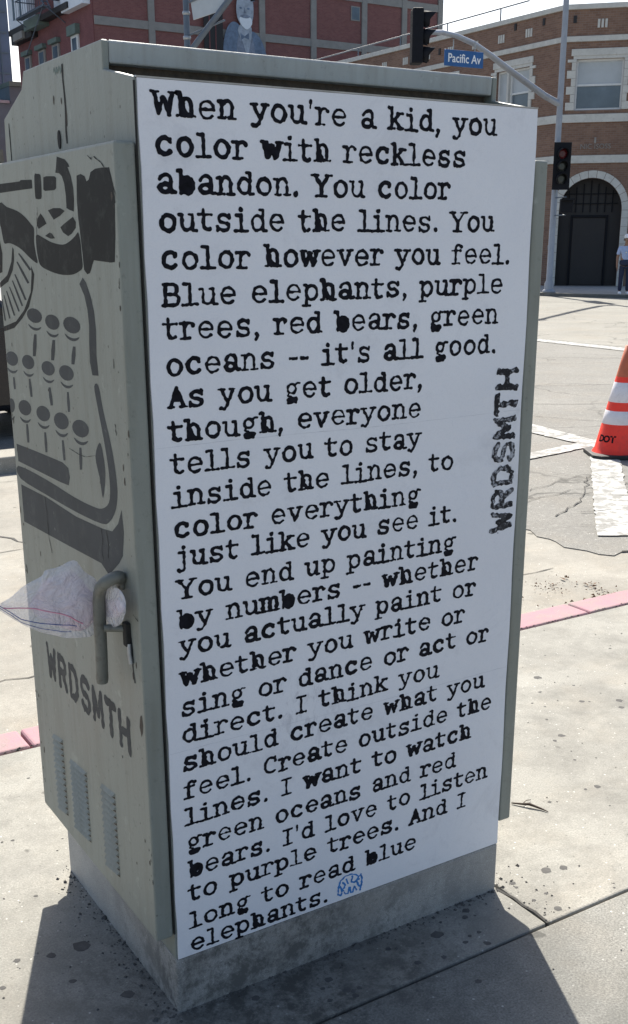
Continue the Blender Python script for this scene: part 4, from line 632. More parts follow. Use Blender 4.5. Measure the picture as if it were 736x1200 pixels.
# the poster
po = []
for i in range(25):
    t = i/24; po.append((.004+.0012*math.sin(i*2.1), .137+(1.8640-.137)*t))
for i in range(25):
    t = 1-i/24; po.append((W-.003+.0012*math.sin(i*1.3), .1375+(1.8640-.1375)*t))
poster = MB().prism(po, 1, -.0014, .0026).build('poster', 'paper', cabt)
UX = {0: .0318, 1: .031, 2: .03, 3: .0420, 4: .0245, 5: .0352, 6: .031}
YU = .0312
for z0_ in (.62, 1.24):
    a = []; b = []
    for i in range(60):
        x = .006+(W-.012)*i/59; z = z0_+.0015*math.sin(x*9)+random.gauss(0, .0003); a.append((x, -.0016, z)); b.append((x, -.0016, z+random.uniform(.0002, .0008)))
    MB().grid([a, b], False).build('lap_seam', 'seam', poster)
nlet = 0; rest = MB()
for li, (txt, xa, xb, za, zb) in enumerate(LINES):
    wid = [WID[GL[c][0]] if c != ' ' else WID[2] for c in txt]
    tot = sum(wid)-(WID[1]*.25 if txt[-1] in '.,' else .002); k = (xb-xa)/tot
    cur = xa-.001
    for ci, ch in enumerate(txt):
        wd = wid[ci]*k
        if ch != ' ':
            nlet += 1; mb = MB() if nlet <= 300 else rest
            ux = UX[GL[ch][0]]*k; x0 = cur+wd/2-.51*ux
            jz = random.gauss(0, .0006); hv = random.gauss(0, .006)
            def place(u, v, x0=x0, ux=ux, jz=jz):
                x = x0+u*ux
                return (x, -.0019, za+(zb-za)*(x-xa)/(xb-xa)+v*YU+jz)
            field_mesh(mb, GL[ch][1], place, .05, .024, seed=li*40+ci, erode=-.007+hv)
            if nlet <= 300: mb.build('printed_letter', 'ink', poster)
        cur += wd
rest.build('printed_lettering', 'ink', poster, kind='stuff')
# artist's name running up the right edge
for i, ch in enumerate('WRDSMTH'):
    z0 = .962+i*(1.340-.962)/7+.004; zw = (1.340-.962)/7*.84
    def place(u, v, z0=z0, zw=zw): return (.881-v*.052+.002*math.sin(z0*9), -.0019, z0+u*zw)
    mb = MB(); field_mesh(mb, [(hw*1.18, p) for hw, p in BL[ch]], place, .04, .04, (-.2, 1.2), (-.2, 1.2), 50+i)
    mb.f = [f[::-1] for f in mb.f]
    mb.build('stencil_letter', 'ink2', poster)
# little blue elephant doodle
el = [[(.0, .1), (.02, .5), (.1, .8), (.3, .98), (.55, 1.0), (.75, .9), (.86, .75), (.95, .85), (1.0, .6), (.98, .2), (.92, .0)], [(.86, .75), (.78, .55), (.84, .3), (.95, .15)], [(.0, .1), (.12, .02), (.2, .3), (.3, .02), (.42, .0), (.45, .32)], [(.5, .3), (.52, .02), (.62, .0), (.68, .3), (.78, .05)],
      [(.6, .88), (.55, .6), (.68, .5), (.78, .62)], [(.2, .7), (.3, .5), (.25, .35)], [(.35, .8), (.42, .55)], [(.1, .5), (.15, .3)], [(.86, .62), (.88, .6)]]
mb = MB()
def ple(u, v): return (.4125+u*.067, -.0019, .150+v*.049-u*.003)
def ple2(u, v): return ple(u, v)
field_mesh(mb, [(.036, p) for p in el], ple, .022, .012, (-.1, 1.1), (-.1, 1.1), 3)
mb.build('elephant_doodle', 'blue_ink', poster)

# ================================================================== PLASTIC BAG in the handle
bag = thing('plastic_bag', 'crumpled clear zip-lock bag stuffed through the handle of the grey-green cabinet', 'plastic bag', tuple(BAGB[3]))
off = Vector(BAGB[3])
def interp(L_, t):
    n = len(L_); f = t*(n-1); i = min(int(f), n-2); t = f-i
    p0, p1, p2, p3 = (Vector(L_[min(max(k, 0), n-1)]) for k in (i-1, i, i+1, i+2))
    return .5*((2*p1)+(p2-p0)*t+(2*p0-5*p1+4*p2-p3)*t*t+(3*p1-p0-3*p2+p3)*t**3)
from mathutils import noise as mn
NU, NV = 60, 26
nrm = Vector((-.62, -.78, 0)).normalized()
for side in (1, -1):
    G = []
    for i in range(NU+1):
        u = i/NU; row = []
        for j in range(NV+1):
            v = j/NV; p = interp(BAGT, u).lerp(interp(BAGB, u), v)
            e = math.sin(math.pi*v)**.6*math.sin(math.pi*min(1, u*1.02+.0))**.5 if 0 < u < 1 else 0
            q_ = Vector((p.x*12+p.y*6, p.y*9, p.z*26)); n = mn.noise(q_+Vector((side*3, 0, 0)))*.008+abs(mn.noise(q_*1.9+Vector((0, side*5, 0))))*.005
            pinch = 1-.75*math.exp(-((u-.2)/.09)**2)
            row.append(p-off+nrm*side*(.019*e*pinch+n*(e+.15)*.9)+nrm*.008)
        G.append(row)
    MB().grid(G).build('bag_film', 'film', bag)
G = []
for i in range(25):
    u = .02+.80*i/24; row = []
    for j in range(17):
        a = 2*math.pi*j/16; e = math.sin(math.pi*(i/24))**.4
        pinch = 1-.45*math.exp(-((u-.2)/.08)**2)
        p = interp(BAGT, u).lerp(interp(BAGB, u), .52)
        hgt = (interp(BAGT, u)-interp(BAGB, u)).length*.36*e*pinch
        q = p+Vector((0, 0, 1))*math.cos(a)*hgt+nrm*(math.sin(a)*.011*e*pinch)
        q += Vector((mn.noise(q*18), mn.noise(q*18+Vector((9, 0, 0))), mn.noise(q*18+Vector((0, 9, 0)))))*.006
        row.append(q-off+nrm*.006)
    G.append(row)
MB().grid(G).build('folded_paper', 'wad', bag)
def strip(name, mat, us, v0, r):
    P = []
    for k in range(25):
        u = us[0]+(us[1]-us[0])*k/24; v = v0(u)
        P.append(interp(BAGT, u).lerp(interp(BAGB, u), v)-off+nrm*(.026*math.sin(math.pi*v)**.6*math.sin(math.pi*u)**.5+.010))
    MB().tube(P, r, 6).build(name, mat, bag)
strip('zip_strip', 'ziplock', (.99, .36), lambda u: .30+.48*min(1, (1-u)/.16), .0009)
strip('zip_strip', 'ziplock', (.975, .42), lambda u: .46+.42*min(1, (1-u)/.16), .0007)
strip('zip_strip', 'zipred', (.95, .30), lambda u: .40+.32*min(1, (1-u)/.7), .0013)

# ================================================================== TRAFFIC CONE
CX, CY = 6.20, 4.56
cone = thing('traffic_cone', 'orange traffic cone with two white reflective collars on a black base beside the crosswalk line', 'traffic cone', (CX, CY, STREET_Z+.006))
MB().prism([(-.23, -.17), (-.17, -.23), (.17, -.23), (.23, -.17), (.23, .17), (.17, .23), (-.17, .23), (-.23, .17)], 2, 0, .035).build('base', 'rubber', cone, rotz=math.radians(58), bevel=.008)
LEAN = .055
def cr_(z): return .182-(.182-.034)*(z-.035)/.875
def lean(mb):
    mb.v = [(x+LEAN*z*.848, y-LEAN*z*.53, z) for x, y, z in mb.v]; return mb
lean(MB().lathe([(.195, .035), (.186, .05), (cr_(.07), .07), (cr_(.30), .30), (cr_(.66), .66)], 48)).build('cone_body', 'cone', cone)
lean(MB().lathe([(cr_(.66), .66), (cr_(.75), .75), (cr_(.91), .91), (.024, .912), (.022, .86)], 48)).build('cone_tip', 'conetop', cone)
for a, b in ((.275, .385), (.455, .615)):
    lean(MB().lathe([(cr_(a)+.0002, a), (cr_(a)+.002, a+.002), (cr_(b)+.002, b-.002), (cr_(b)+.0002, b)], 48)).build('reflective_collar', 'collar', cone)
for i, ch in enumerate('DOT'):
    t = text_mesh('printed_letter', ch, .075, 'ink', cone, Matrix.Identity(4), 0, .003)
    ang0 = math.radians(172+i*19)
    for v in t.data.vertices:
        z = .155+v.co.y; a = ang0+v.co.x/cr_(.155); r = cr_(z)+.0015
        v.co = (r*math.cos(a)+LEAN*z*.848, r*math.sin(a)-LEAN*z*.53, z)

# ================================================================== DEBRIS
mb = MB(); pts = [(1.243, .318, .004), (1.262, .292, .007), (1.275, .276, .010), (1.292, .246, .005), (1.300, .222, .003)]
mb.tube(pts, [.002, .0035, .0045, .003, .0012], 7); mb.tube([pts[1], (1.285, .30, .009), (1.305, .302, .004)], .0012, 6)
o = mb.build('twig', 'twig'); o['label'] = 'dark curled twig lying on the sunlit slab right of the cabinet'; o['category'] = 'twig'
mb = MB()
DR = [(3.08, 1.80, .10, .03), (3.25, 1.83, .09, .03), (3.30, 2.0, .03, .10), (3.12, 2.12, .05, .08), (3.45, 1.76, .12, .02), (3.0, 1.72, .2, .03), (2.9, 1.9, .3, .15)]
for i in range(420):
    dx = DR[min(6, int(random.expovariate(1/2.2)))]; x = random.gauss(dx[0], dx[2]); y = random.gauss(dx[1], dx[3])
    if y < 1.66: continue
    r = random.expovariate(1/.0045)+.002; a = random.uniform(0, 6.28); c, s = math.cos(a), math.sin(a); h = random.uniform(.002, .012)
    q = [(-r, 0, 0), (0, r*.35, h), (r, 0, .002), (0, -r*.35, h*.6)]
    mb.add([(x+c*p-s*t, y+s*p+c*t, STREET_Z+.008+z) for p, t, z in q], [(0, 1, 2), (0, 2, 3)])
mb.build('leaf_litter', 'leaf', None, kind='stuff')
mb = MB()
for i in range(420):
    x = random.uniform(-1.2, 2.8); y = random.uniform(-.9, 1.45); r = random.uniform(.0015, .004)
    if 0 < x < W and 0 < y < .68: continue
    a = random.uniform(0, 6); q = [(x+r*math.cos(a+k*1.57)*random.uniform(.6, 1.2), y+r*math.sin(a+k*1.57)*random.uniform(.6, 1.2), .0005) for k in range(4)]+[(x, y, r*.9)]
    mb.add(q, [(0, 1, 4), (1, 2, 4), (2, 3, 4), (3, 0, 4)])
mb.build('grit', 'walkdirty', None, kind='stuff')

SPOTS = [(0.651, -0.077, 0.0166), (0.548, -0.137, 0.009), (0.52, -0.058, 0.0071), (2.004, 1.019, 0.0181), (1.912, 0.908, 0.008), (1.98, 0.761, 0.0109), (2.102, 0.693, 0.0141), (2.061, 0.646, 0.0123), (1.71, 0.588, 0.0131), (1.662, 0.571, 0.0086), (1.761, 0.713, 0.006), (0.978, -0.152, 0.0107), (0.953, -0.092, 0.0065), (1.0, -0.086, 0.0055), (0.92, -0.133, 0.0043), (1.541, 0.26, 0.0118), (1.498, 0.267, 0.0065), (-0.243, 0.369, 0.009), (-0.301, 0.289, 0.0077), (0.072, 1.254, 0.0054), (-0.095, 0.345, 0.0225), (-0.011, 0.365, 0.0146), (-0.159, 0.228, 0.0097), (-0.169, 0.345, 0.0121), (-0.07, 0.119, 0.0153), (0.166, -0.046, 0.0095), (0.756, -0.056, 0.0085), (0.954, -0.024, 0.0056), (2.477, 1.094, 0.007), (-0.085, 0.909, 0.006), (-0.119, 0.606, 0.0055), (0.622, -0.264, 0.0087), (0.958, -0.003, 0.0101), (1.077, -0.005, 0.016), (1.124, -0.02, 0.0114)]
for i in range(60):
    SPOTS.append((random.uniform(-.9, 2.6), random.uniform(-.8, 1.4), random.uniform(.0025, .007)))
for i in range(16): SPOTS.append((random.uniform(.3, .9), random.uniform(-.17, -.03), random.uniform(.004, .011)))
mb = MB()
for x, y, r0 in SPOTS:
    if -.02 < x < W+.01 and -.01 < y < .69 or abs(y+.186) < r0: continue
    n = 11; mb.add([(x+r0*random.uniform(.65, 1.1)*math.cos(k*2*math.pi/n)*1.1, y+r0*random.uniform(.65, 1.1)*math.sin(k*2*math.pi/n), .0004) for k in range(n)]+[(x, y, .0010)], [(k, (k+1) % n, n) for k in range(n)])
mb.build('gum_spots', 'gum', None, kind='stuff')

mb = MB()
def grain_(x, y, z, r):
    a = random.uniform(0, 6); q = [(x+r*math.cos(a+k*1.57)*random.uniform(.6, 1.2), y+r*math.sin(a+k*1.57)*random.uniform(.6, 1.2), z) for k in range(4)]+[(x, y, z+r*.8)]
    mb.add(q, [(0, 1, 4), (1, 2, 4), (2, 3, 4), (3, 0, 4)])
for i in range(900):
    t = random.random()
    if t < .45: x = random.uniform(-.02, W+.02); y = -random.expovariate(1/.018)
    elif t < .75: x = -random.expovariate(1/.018); y = random.uniform(-.02, .7)
    else: x = W+.01+random.expovariate(1/.05); y = random.uniform(-.18, .5)
    grain_(x, y, .0003, random.expovariate(1/.0015)+.0006)
mb.build('foot_dirt', 'gum', None, kind='stuff')

# ================================================================== PARKED CAR (left, behind the median kerb)
car = thing('parked_car', 'black car standing behind the raised kerb at the left edge', 'car', (1.3, 8.95, STREET_Z+.005))
prof = [(-2.2, .35), (-2.15, .7), (-1.9, .9), (-1.35, .98), (-.7, 1.40), (.55, 1.44), (1.2, 1.02), (1.95, .92), (2.2, .75), (2.25, .35), (1.85, .28), (1.7, .52), (1.4, .62), (1.1, .52), (.95, .26), (-.95, .26), (-1.1, .52), (-1.4, .62), (-1.7, .52), (-1.85, .28)]
MB().prism(prof, 1, -.85, .85).build('car_body', 'carpaint', car, bevel=.06, seg=3)
for y0, y1 in ((-.856, -.846), (.846, .856)):
    for P in ([(-1.15, 1.0), (-.62, 1.32), (-.12, 1.35), (-.12, 1.0)], [(-.04, 1.0), (-.04, 1.35), (.5, 1.34), (1.0, 1.0)]): MB().prism(P, 1, y0, y1).build('window', 'carglass', car)
for x in (-1.4, 1.4):
    for y in (-.80, .80):
        wh = MB().tube([(x, y-.1, .32), (x, y+.1, .32)], .32, 28).build('wheel', 'rubber', car)
        MB().tube([(x, y-.11, .32), (x, y+.11, .32)], .19, 20).build('rim', 'steel', wh)
for y in (-.6, .6): box(2.18, 2.26, y-.15, y+.15, .62, .74).build('headlight', 'collar', car, bevel=.02); box(-2.19, -2.12, y-.15, y+.15, .66, .80).build('tail_light', 'red_lens', car, bevel=.02)

# ================================================================== CORNER BRICK BUILDING
bb = thing('brick_building', 'brown brick corner building with white stone bands, quoined windows and an arched doorway', 'building', (30.4, 30.6, 0))
B0 = Vector((30.4, 30.6, 0)); s45 = math.sqrt(.5); CH = 2.95
FR = {'side': (Vector((0, 0, 0)), -math.pi/2), 'corner': (Vector((-.07, .07, 0)), -math.pi/4), 'front': (Vector((-.07+CH*s45, .07-CH*s45, 0)), 0.0)}
FR['side'] = (Vector((-.07, .07, 0)), -math.pi/2)
def wallq(mb, u0, u1, z0, z1, y=0.0): mb.add([(u0, y, z0), (u1, y, z0), (u1, y, z1), (u0, y, z1)], [(0, 1, 2, 3)])
def facade(frame, u0, u1, zt, ops, depth=.22, extra=None):
    loc, rz = FR[frame]; mb = MB()
    us = sorted({u0, u1, *[o[0] for o in ops], *[o[1] for o in ops]}); zs = sorted({0, zt, *[o[2] for o in ops], *[o[3] for o in ops]})
    for a, b in zip(us[:-1], us[1:]):
        for c, d in zip(zs[:-1], zs[1:]):
            if any(a >= o[0]-1e-6 and b <= o[1]+1e-6 and c >= o[2]-1e-6 and d <= o[3]+1e-6 for o in ops): continue
            wallq(mb, a, b, c, d)
    for (a, b, c, d) in ops:
        mb.add([(a, 0, c), (b, 0, c), (b, depth, c), (a, depth, c)], [(0, 1, 2, 3)]); mb.add([(a, 0, d), (b, 0, d), (b, depth, d), (a, depth, d)], [(0, 3, 2, 1)])
        mb.add([(a, 0, c), (a, 0, d), (a, depth, d), (a, depth, c)], [(0, 3, 2, 1)]); mb.add([(b, 0, c), (b, 0, d), (b, depth, d), (b, depth, c)], [(0, 1, 2, 3)])
    if extra: extra(mb)
    return mb.build('wall', 'brick', bb, loc, rz)
def part(frame, mb, name, mat, parent=None, **k):
    loc, rz = FR[frame]
    if parent is None: return mb.build(name, mat, bb, loc, rz, **k)
    return mb.build(name, mat, parent, **k)
def window(frame, a, b, c, d, glass='glass', y=.10, wfr=.07, mid=True):
    mb = MB()
    mb.box(a, a+wfr, y, y+.10, c, d).box(b-wfr, b, y, y+.10, c, d).box(a+wfr, b-wfr, y, y+.10, c, c+wfr).box(a+wfr, b-wfr, y, y+.10, d-wfr, d)
    m_ = (c+d)/2
    w_ = part(frame, mb, 'window', 'whitewood')
    if mid:
        part(frame, box(a+wfr+.002, b-wfr-.002, y+.015, y+.085, m_-.035, m_+.035), 'meeting_rail', 'whitewood', w_)
        part(frame, box(a+wfr, b-wfr, y+.06, y+.07, m_+.036, d-wfr), 'pane', 'blind', w_); part(frame, box(a+wfr, b-wfr, y+.06, y+.07, c+wfr, m_-.036), 'pane', glass, w_)
    else: part(frame, box(a+wfr, b-wfr, y+.06, y+.07, c+wfr, d-wfr), 'pane', glass, w_)
    return w_
def dressed_window(frame, a, b, c, d, mull=None):
    """stone lintel, stepped quoins at both jambs, sill"""
    part(frame, box(a-.20, b+.16, -.05, .04, d+.11, d+.34), 'lintel', 'stone', bevel=.01)
    part(frame, box(a-.12, b+.12, -.03, .04, d+.002, d+.107), 'window_head', 'stone')
    z = c; i = 0
    while z < d-.05:
        h = min(.27, d-z); wq = .16 if i % 2 else .32
        part(frame, box(a-wq, a-.002, -.045, .05, z+.004, z+h-.004), 'quoin', 'stone'); part(frame, box(b+.002, b+wq, -.045, .05, z+.004, z+h-.004), 'quoin', 'stone')
        z += h; i += 1
    if mull:
        window(frame, a, a+mull, c, d, 'blind', mid=False); window(frame, a+mull+.1, b, c, d)
        part(frame, box(a+mull+.001, a+mull+.099, -.02, .2, c, d), 'mullion', 'stone')
    else: window(frame, a, b, c, d)
ROOF = 9.62
# corner face with arched doorway
ac, ar, sp_ = 1.35, 1.16, 2.76
def arch_wall(mb):
    n = 24
    for i in range(n):
        a0 = math.pi-math.pi*i/n; a1 = math.pi-math.pi*(i+1)/n
        p0 = (ac+ar*math.cos(a0), sp_+ar*math.sin(a0)); p1 = (ac+ar*math.cos(a1), sp_+ar*math.sin(a1))
        mb.add([(p0[0], 0, p0[1]), (p1[0], 0, p1[1]), (p1[0], 0, 4.0), (p0[0], 0, 4.0)], [(0, 1, 2, 3)])
        mb.add([(p0[0], 0, p0[1]), (p1[0], 0, p1[1]), (p1[0], .6, p1[1]), (p0[0], .6, p0[1])], [(0, 3, 2, 1)])
    for x, f in ((ac-ar, (0, 1, 2, 3)), (ac+ar, (3, 2, 1, 0))): mb.add([(x, .22, 0), (x, .6, 0), (x, .6, sp_), (x, .22, sp_)], [f])
cw = facade('corner', 0, CH, ROOF, [(.50, 2.20, 6.26, 7.98), (ac-ar, ac+ar, 0, 4.0)], .22, arch_wall)
dressed_window('corner', .50, 2.20, 6.26, 7.98)
n = 13
for i in range(n):   # arch stones
    a0 = math.pi-math.pi*i/n-.006; a1 = math.pi-math.pi*(i+1)/n+.006; P = []
    for k in range(4): a = a0+(a1-a0)*k/3; P.append((ac+(ar-.005)*math.cos(a), sp_+(ar-.005)*math.sin(a)))
    for k in range(4): a = a1+(a0-a1)*k/3; P.append((ac+(ar+.25)*math.cos(a), sp_+(ar+.25)*math.sin(a)))
    part('corner', MB().prism(P, 1, -.05, .10), 'arch_stone', 'stone')
for sx in (-1, 1):
    z = 0
    while z < sp_-.01:
        h = min(.31, sp_-z); x = ac+sx*ar
        a, b = (x-.25, x+.004) if sx < 0 else (x-.004, x+.25)
        part('corner', box(a, b, -.05, .10, z+.005, z+h-.005), 'jamb_stone', 'stone'); z += h
# recessed porch, doors and fanlight
part('corner', box(ac-ar-.3, ac+ar+.3, .60, .68, 0, 4.1), 'porch_back', 'darkdoor')
part('corner', box(ac-.62, ac+.62, .55, .597, .02, 2.5), 'door', 'darkdoor', bevel=.01)
dr = part('corner', box(ac-.70, ac-.63, .50, .595, 0, 2.6), 'door_frame', 'black'); part('corner', box(ac+.63, ac+.70, .50, .595, 0, 2.6), 'door_frame', 'black'); part('corner', box(ac-.628, ac+.628, .50, .595, 2.52, 2.6), 'door_frame', 'black')
for k in range(-3, 4): part('corner', box(ac+k*.27-.02, ac+k*.27+.02, .54, .594, 2.7, 3.85-abs(k)*.12), 'fanlight_bar', 'black')
for z in (3.0, 3.35): part('corner', box(ac-1.0, ac+1.0, .53, .592, z, z+.03), 'fanlight_bar', 'black')
# worn raised letters over the arch
M4 = Matrix.Rotation(math.radians(90), 4, 'X')
tt = text_mesh('worn_letters', 'NIC ISOSS', .24, 'greycon', bb, Matrix.Translation((1.38, -.012, 5.0)) @ M4, .012, 0, sx=1.05)
tt.location = FR['corner'][0]; tt.rotation_euler = (0, 0, FR['corner'][1])
part('corner', box(1.32, 1.39, -.03, .0, 5.12, 5.32), 'plaque_stub', 'greycon')
# side facade
sops = []; u = -3.62
sops.append((-3.62, -1.72, 6.26, 7.98))
for k in range(4): sops.append((-8.0-k*4.3, -6.1-k*4.3, 6.26, 7.98))
for k in range(4): sops.append((-6.2-k*4.5, -3.4-k*4.5, .9, 3.6))
facade('side', -26, 0, ROOF, sops)
dressed_window('side', *sops[0], mull=.62)
for o_ in sops[1:5]: dressed_window('side', *o_)
for o_ in sops[5:]: window('side', *o_, mid=False)
# front (right) facade, beyond the frame of the photograph
fops = [(1.6+k*3.6, 3.3+k*3.6, 6.26, 7.98) for k in range(4)]+[(1.2+k*4.2, 4.2+k*4.2, .7, 3.6) for k in range(3)]
facade('front', 0, 16, ROOF, fops)
for o_ in fops[:4]: dressed_window('front', *o_)
for o_ in fops[4:]: window('front', *o_, mid=False)
for fr, a, b in (('side', -26, .0), ('corner', .0, CH), ('front', .0, 16)):
    for (z0, z1, pr) in ((8.56, 8.74, .06), (5.84, 6.12, .07), (4.43, 4.70, .06)):
        ea, eb = (a, b-.0) 
        part(fr, box(ea, eb, -pr, .0, z0, z1), 'stone_band', 'stone', bevel=.008)
    part(fr, box(a, b, -.07, .35, ROOF, ROOF+.17), 'coping', 'stone', bevel=.01)
    # small stepped brick ornaments in white, three blocks each
    us = [1.33] if fr == 'corner' else ([-(1.88+1.56*k) for k in range(15)] if fr == 'side' else [1.4+1.6*k for k in range(9)])
    for u in us:
        for k in (-1, 0, 1): part(fr, box(u+k*.13-.042, u+k*.13+.042, -.03, .0, 9.0+.0*k, 9.28), 'ornament_block', 'stone')
# square iron wall anchors
for fr, u, z in (('side', -2.65, 9.45), ('side', -5.6, 9.4), ('side', -1.1, 9.4), ('corner', .35, 9.3), ('side', -7.3, 9.2)): part(fr, box(u-.06, u+.06, -.03, 0, z-.12, z+.12), 'wall_anchor', 'darkdoor')
MB().prism([(.12, .12), (2.1, -1.86), (17.9, -1.86), (17.9, 25.9), (.12, 25.9)], 2, ROOF-.4, ROOF-.3).build('roof', 'slate', bb)
# pipe railing on the roof
rail = MB(); posts = [4.0, 7.3, 10.6, 13.9, 17.2]
rail.tube([(.25, 2.4, ROOF+.72), (.25, 19, ROOF+.55)], .03, 8)
rail.build('roof_rail', 'pole2', bb)
for y in posts: MB().tube([(.25, y, ROOF+.1), (.25, y, ROOF+.71-.01*y)], .028, 8).build('rail_post', 'pole2', bb)

# ================================================================== BRICK WAREHOUSE WITH CONCRETE FRAME
X0, YF, TOP = 23.92, 60.0, 21.0
wh = thing('warehouse', 'large red brick block with a grey concrete grid, maroon painted side wall and fire escape', 'building', (X0, YF, 0))
def wp(mb, name, mat, parent=None, **k):
    return mb.build(name, mat, wh if parent is None else parent, **k)
wp(MB().box(0, 23.75, .001, 12.9, 0, TOP), 'brick_infill', 'brick2')
for u in (3.35, 6.85, 10.4, 13.95, 17.65, 20.7, 23.55): wp(box(u-.19, u+.19, -.10, .0, 0, TOP), 'concrete_pier', 'greycon')
for z in (4.4, 8.6, 12.92, 15.66, 18.6):
    for a, b in zip((-.0, 3.54, 7.04, 10.59, 14.14, 17.84, 20.89), (3.16, 6.66, 10.21, 13.76, 17.46, 20.51, 23.36)): wp(box(a, b, -.08, .0, z, z+.42), 'concrete_beam', 'greycon')
for u, z in ((17.0, 14.6), (9.0, 17.0), (2.0, 17.0), (17.0, 10.0)):
    wv_ = wp(box(u-.33, u+.33, -.05, .0, z, z+.8), 'window', 'greycon'); wp(box(u-.27, u+.27, -.06, -.05, z+.06, z+.74), 'pane', 'glass', wv_)
# maroon side wall
wp(box(-.05, -.001, .05, 12.9, 0, TOP), 'side_wall', 'brick3')
def sidebox(y0, y1, z0, z1, pr, name, mat, parent=None): return wp(box(-.05-pr, -.05, y0-YF, y1-YF, z0, z1), name, mat, parent)
for (ya, yb, hd) in ((71.55, 70.45, 0), (68.95, 67.8, 0), (66.5, 65.35, 0), (63.3, 62.2, 1)):
    f = sidebox(yb, ya, 11.75, 12.75 if hd else 12.72, .10, 'window', 'whitewood' if hd else 'greycon')
    wp(box(-.17, -.151, yb-YF+.22, ya-YF-.22, 11.9, 12.6), 'pane', 'glass', f)
    sidebox(yb-.15, ya+.15, 12.76, 13.0 if not hd else 13.25, .28, 'window_hood', 'green')
    for q in (7.4, 3.2):
        f = sidebox(yb, ya, 11.75-q, 12.7-q+.6, .10, 'window', 'greycon'); wp(box(-.17, -.151, yb-YF+.22, ya-YF-.22, 11.9-q, 12.6-q+.6), 'pane', 'glass', f)
sidebox(62.4, 72.9, 14.05, 14.35, .55, 'balcony_slab', 'darkdoor')
sidebox(69.0, 72.9, 13.55, 14.05, .42, 'balcony_bracket', 'darkdoor')
sidebox(70.2, 72.0, 13.62, 14.02, .60, 'balcony_panel', 'greycon'); sidebox(66.9, 69.6, 13.85, 14.42, .66, 'balcony_panel', 'green')
sidebox(69.2, 72.85, 14.38, 20.5, .50, 'bay_front', 'signwhite'); sidebox(60.3, 63.6, 13.95, 20.5, .45, 'bay_front', 'signwhite'); sidebox(63.8, 65.6, 14.36, 20.5, .12, 'bay_front', 'signwhite')
for y in (70.4, 71.7, 61.4, 62.6, 64.7):
    sidebox(y-.16, y+.16, 14.8, 20, .53, 'bay_joint', 'slate')
fe = MB()
for z in (14.45, 15.35): fe.tube([(-1.25, 4.2, z), (-1.25, 9.2, z)], .035, 6)
for k in range(13): fe.tube([(-1.25, 4.3+k*.4, 14.4), (-1.25, 4.3+k*.4, 15.36)], .013, 5)
for y in (4.2, 9.2): fe.tube([(-1.25, y, 15.35), (-.06, y, 15.35)], .03, 6).tube([(-1.25, y, 14.4), (-.06, y, 13.6)], .03, 6)
fe.tube([(-.9, 5, 14.4), (-.9, 8.2, 17.4)], .05, 6).tube([(-.6, 5, 14.4), (-.6, 8.2, 17.4)], .05, 6).tube([(-1.2, 4.6, 14.35), (-1.2, 8, 12.3)], .03, 6)
for k in range(9): fe.box(-.95, -.55, 5.1+k*.35, 5.3+k*.35, 14.5+k*.33, 14.53+k*.33)
fe.box(-1.3, -.9, 4.2, 9.2, 14.36, 14.40)
fe.build('fire_escape', 'pole2', wh)

# painted figure on the wall: flat cut-out, larger than life
mu = thing('wall_painting', 'huge painted man in a blue-grey suit and bow tie on the red brick wall', 'wall painting', (33.0, 59.78, 11.0))
def mp_(pts, name, mat, d0, d1, sm=True, parent=None):
    pts = smooth_closed(pts, 3) if sm else pts
    return MB().prism(pts, 1, -d1, -d0).build(name, mat, parent or mu)
mp_([(-1.35, -1), (-1.4, 1.2), (-1.15, 2.3), (-.75, 2.75), (-.3, 2.6), (.1, 1.9), (.5, 2.35), (1.0, 2.1), (1.35, 1.5), (1.6, .6), (1.65, -1)], 'jacket', 'suit', 0, .03)
mp_([(-.45, -1), (-.5, 1.5), (-.2, 2.3), (.15, 1.7), (.45, 2.2), (.7, 1.2), (.75, -1)], 'waistcoat', 'suit2', .03, .04)
mp_([(-.42, 2.35), (-.1, 2.75), (.35, 2.7), (.5, 2.3), (.28, 1.25), (.12, 1.15), (-.1, 1.7)], 'shirt_front', 'face', .04, .05)
mp_([(-.25, 2.2), (.02, 2.05), (.3, 2.25), (.3, 1.9), (.02, 1.98), (-.2, 1.85)], 'bow_tie', 'suit', .05, .06, False)
mp_([(-.5, 3.4), (-.4, 2.9), (-.1, 2.55), (.2, 2.5), (.5, 2.8), (.62, 3.3), (.55, 4.0), (.05, 4.3), (-.4, 4.0)], 'head', 'face', .05, .07)
mp_([(-.3, 3.0), (.05, 3.12), (.45, 3.02), (.5, 2.7), (.2, 2.42), (-.05, 2.5), (-.25, 2.72)], 'beard', 'signwhite', .07, .08)
mp_([(-.28, 3.08), (.05, 3.2), (.4, 3.1), (.2, 3.0), (-.05, 3.0)], 'moustache', 'suit2', .08, .085)
for x in (-.22, .28): mp_([(x-.1, 3.5), (x, 3.56), (x+.1, 3.5), (x, 3.45)], 'eye', 'suit', .07, .08)
mp_([(.02, 3.55), (.12, 3.25), (-.04, 3.22)], 'nose', 'suit2', .07, .08, False)
mp_([(-.55, 3.9), (-.3, 4.35), (.1, 4.5), (.5, 4.35), (.68, 3.9), (.1, 4.05)], 'hair', 'suit', .07, .09)
mp_([(.78, .75), (1.05, .7), (1.1, 1.0), (.9, 1.2), (.76, 1.05)], 'pocket_square', 'signwhite', .03, .04)
mp_([(1.2, -.1), (1.5, -.1), (1.5, .2), (1.25, .22)], 'hand', 'face', .03, .05)
bk = MB().box(-2.6, -1.38, -.03, 0, -1, 3.4).build('dark_panel', 'darkdoor', mu)
for x in (-2.25, -1.85): box(x-.03, x+.03, -.05, -.031, -1, 3.4).build('panel_stripe', 'brick3', mu)

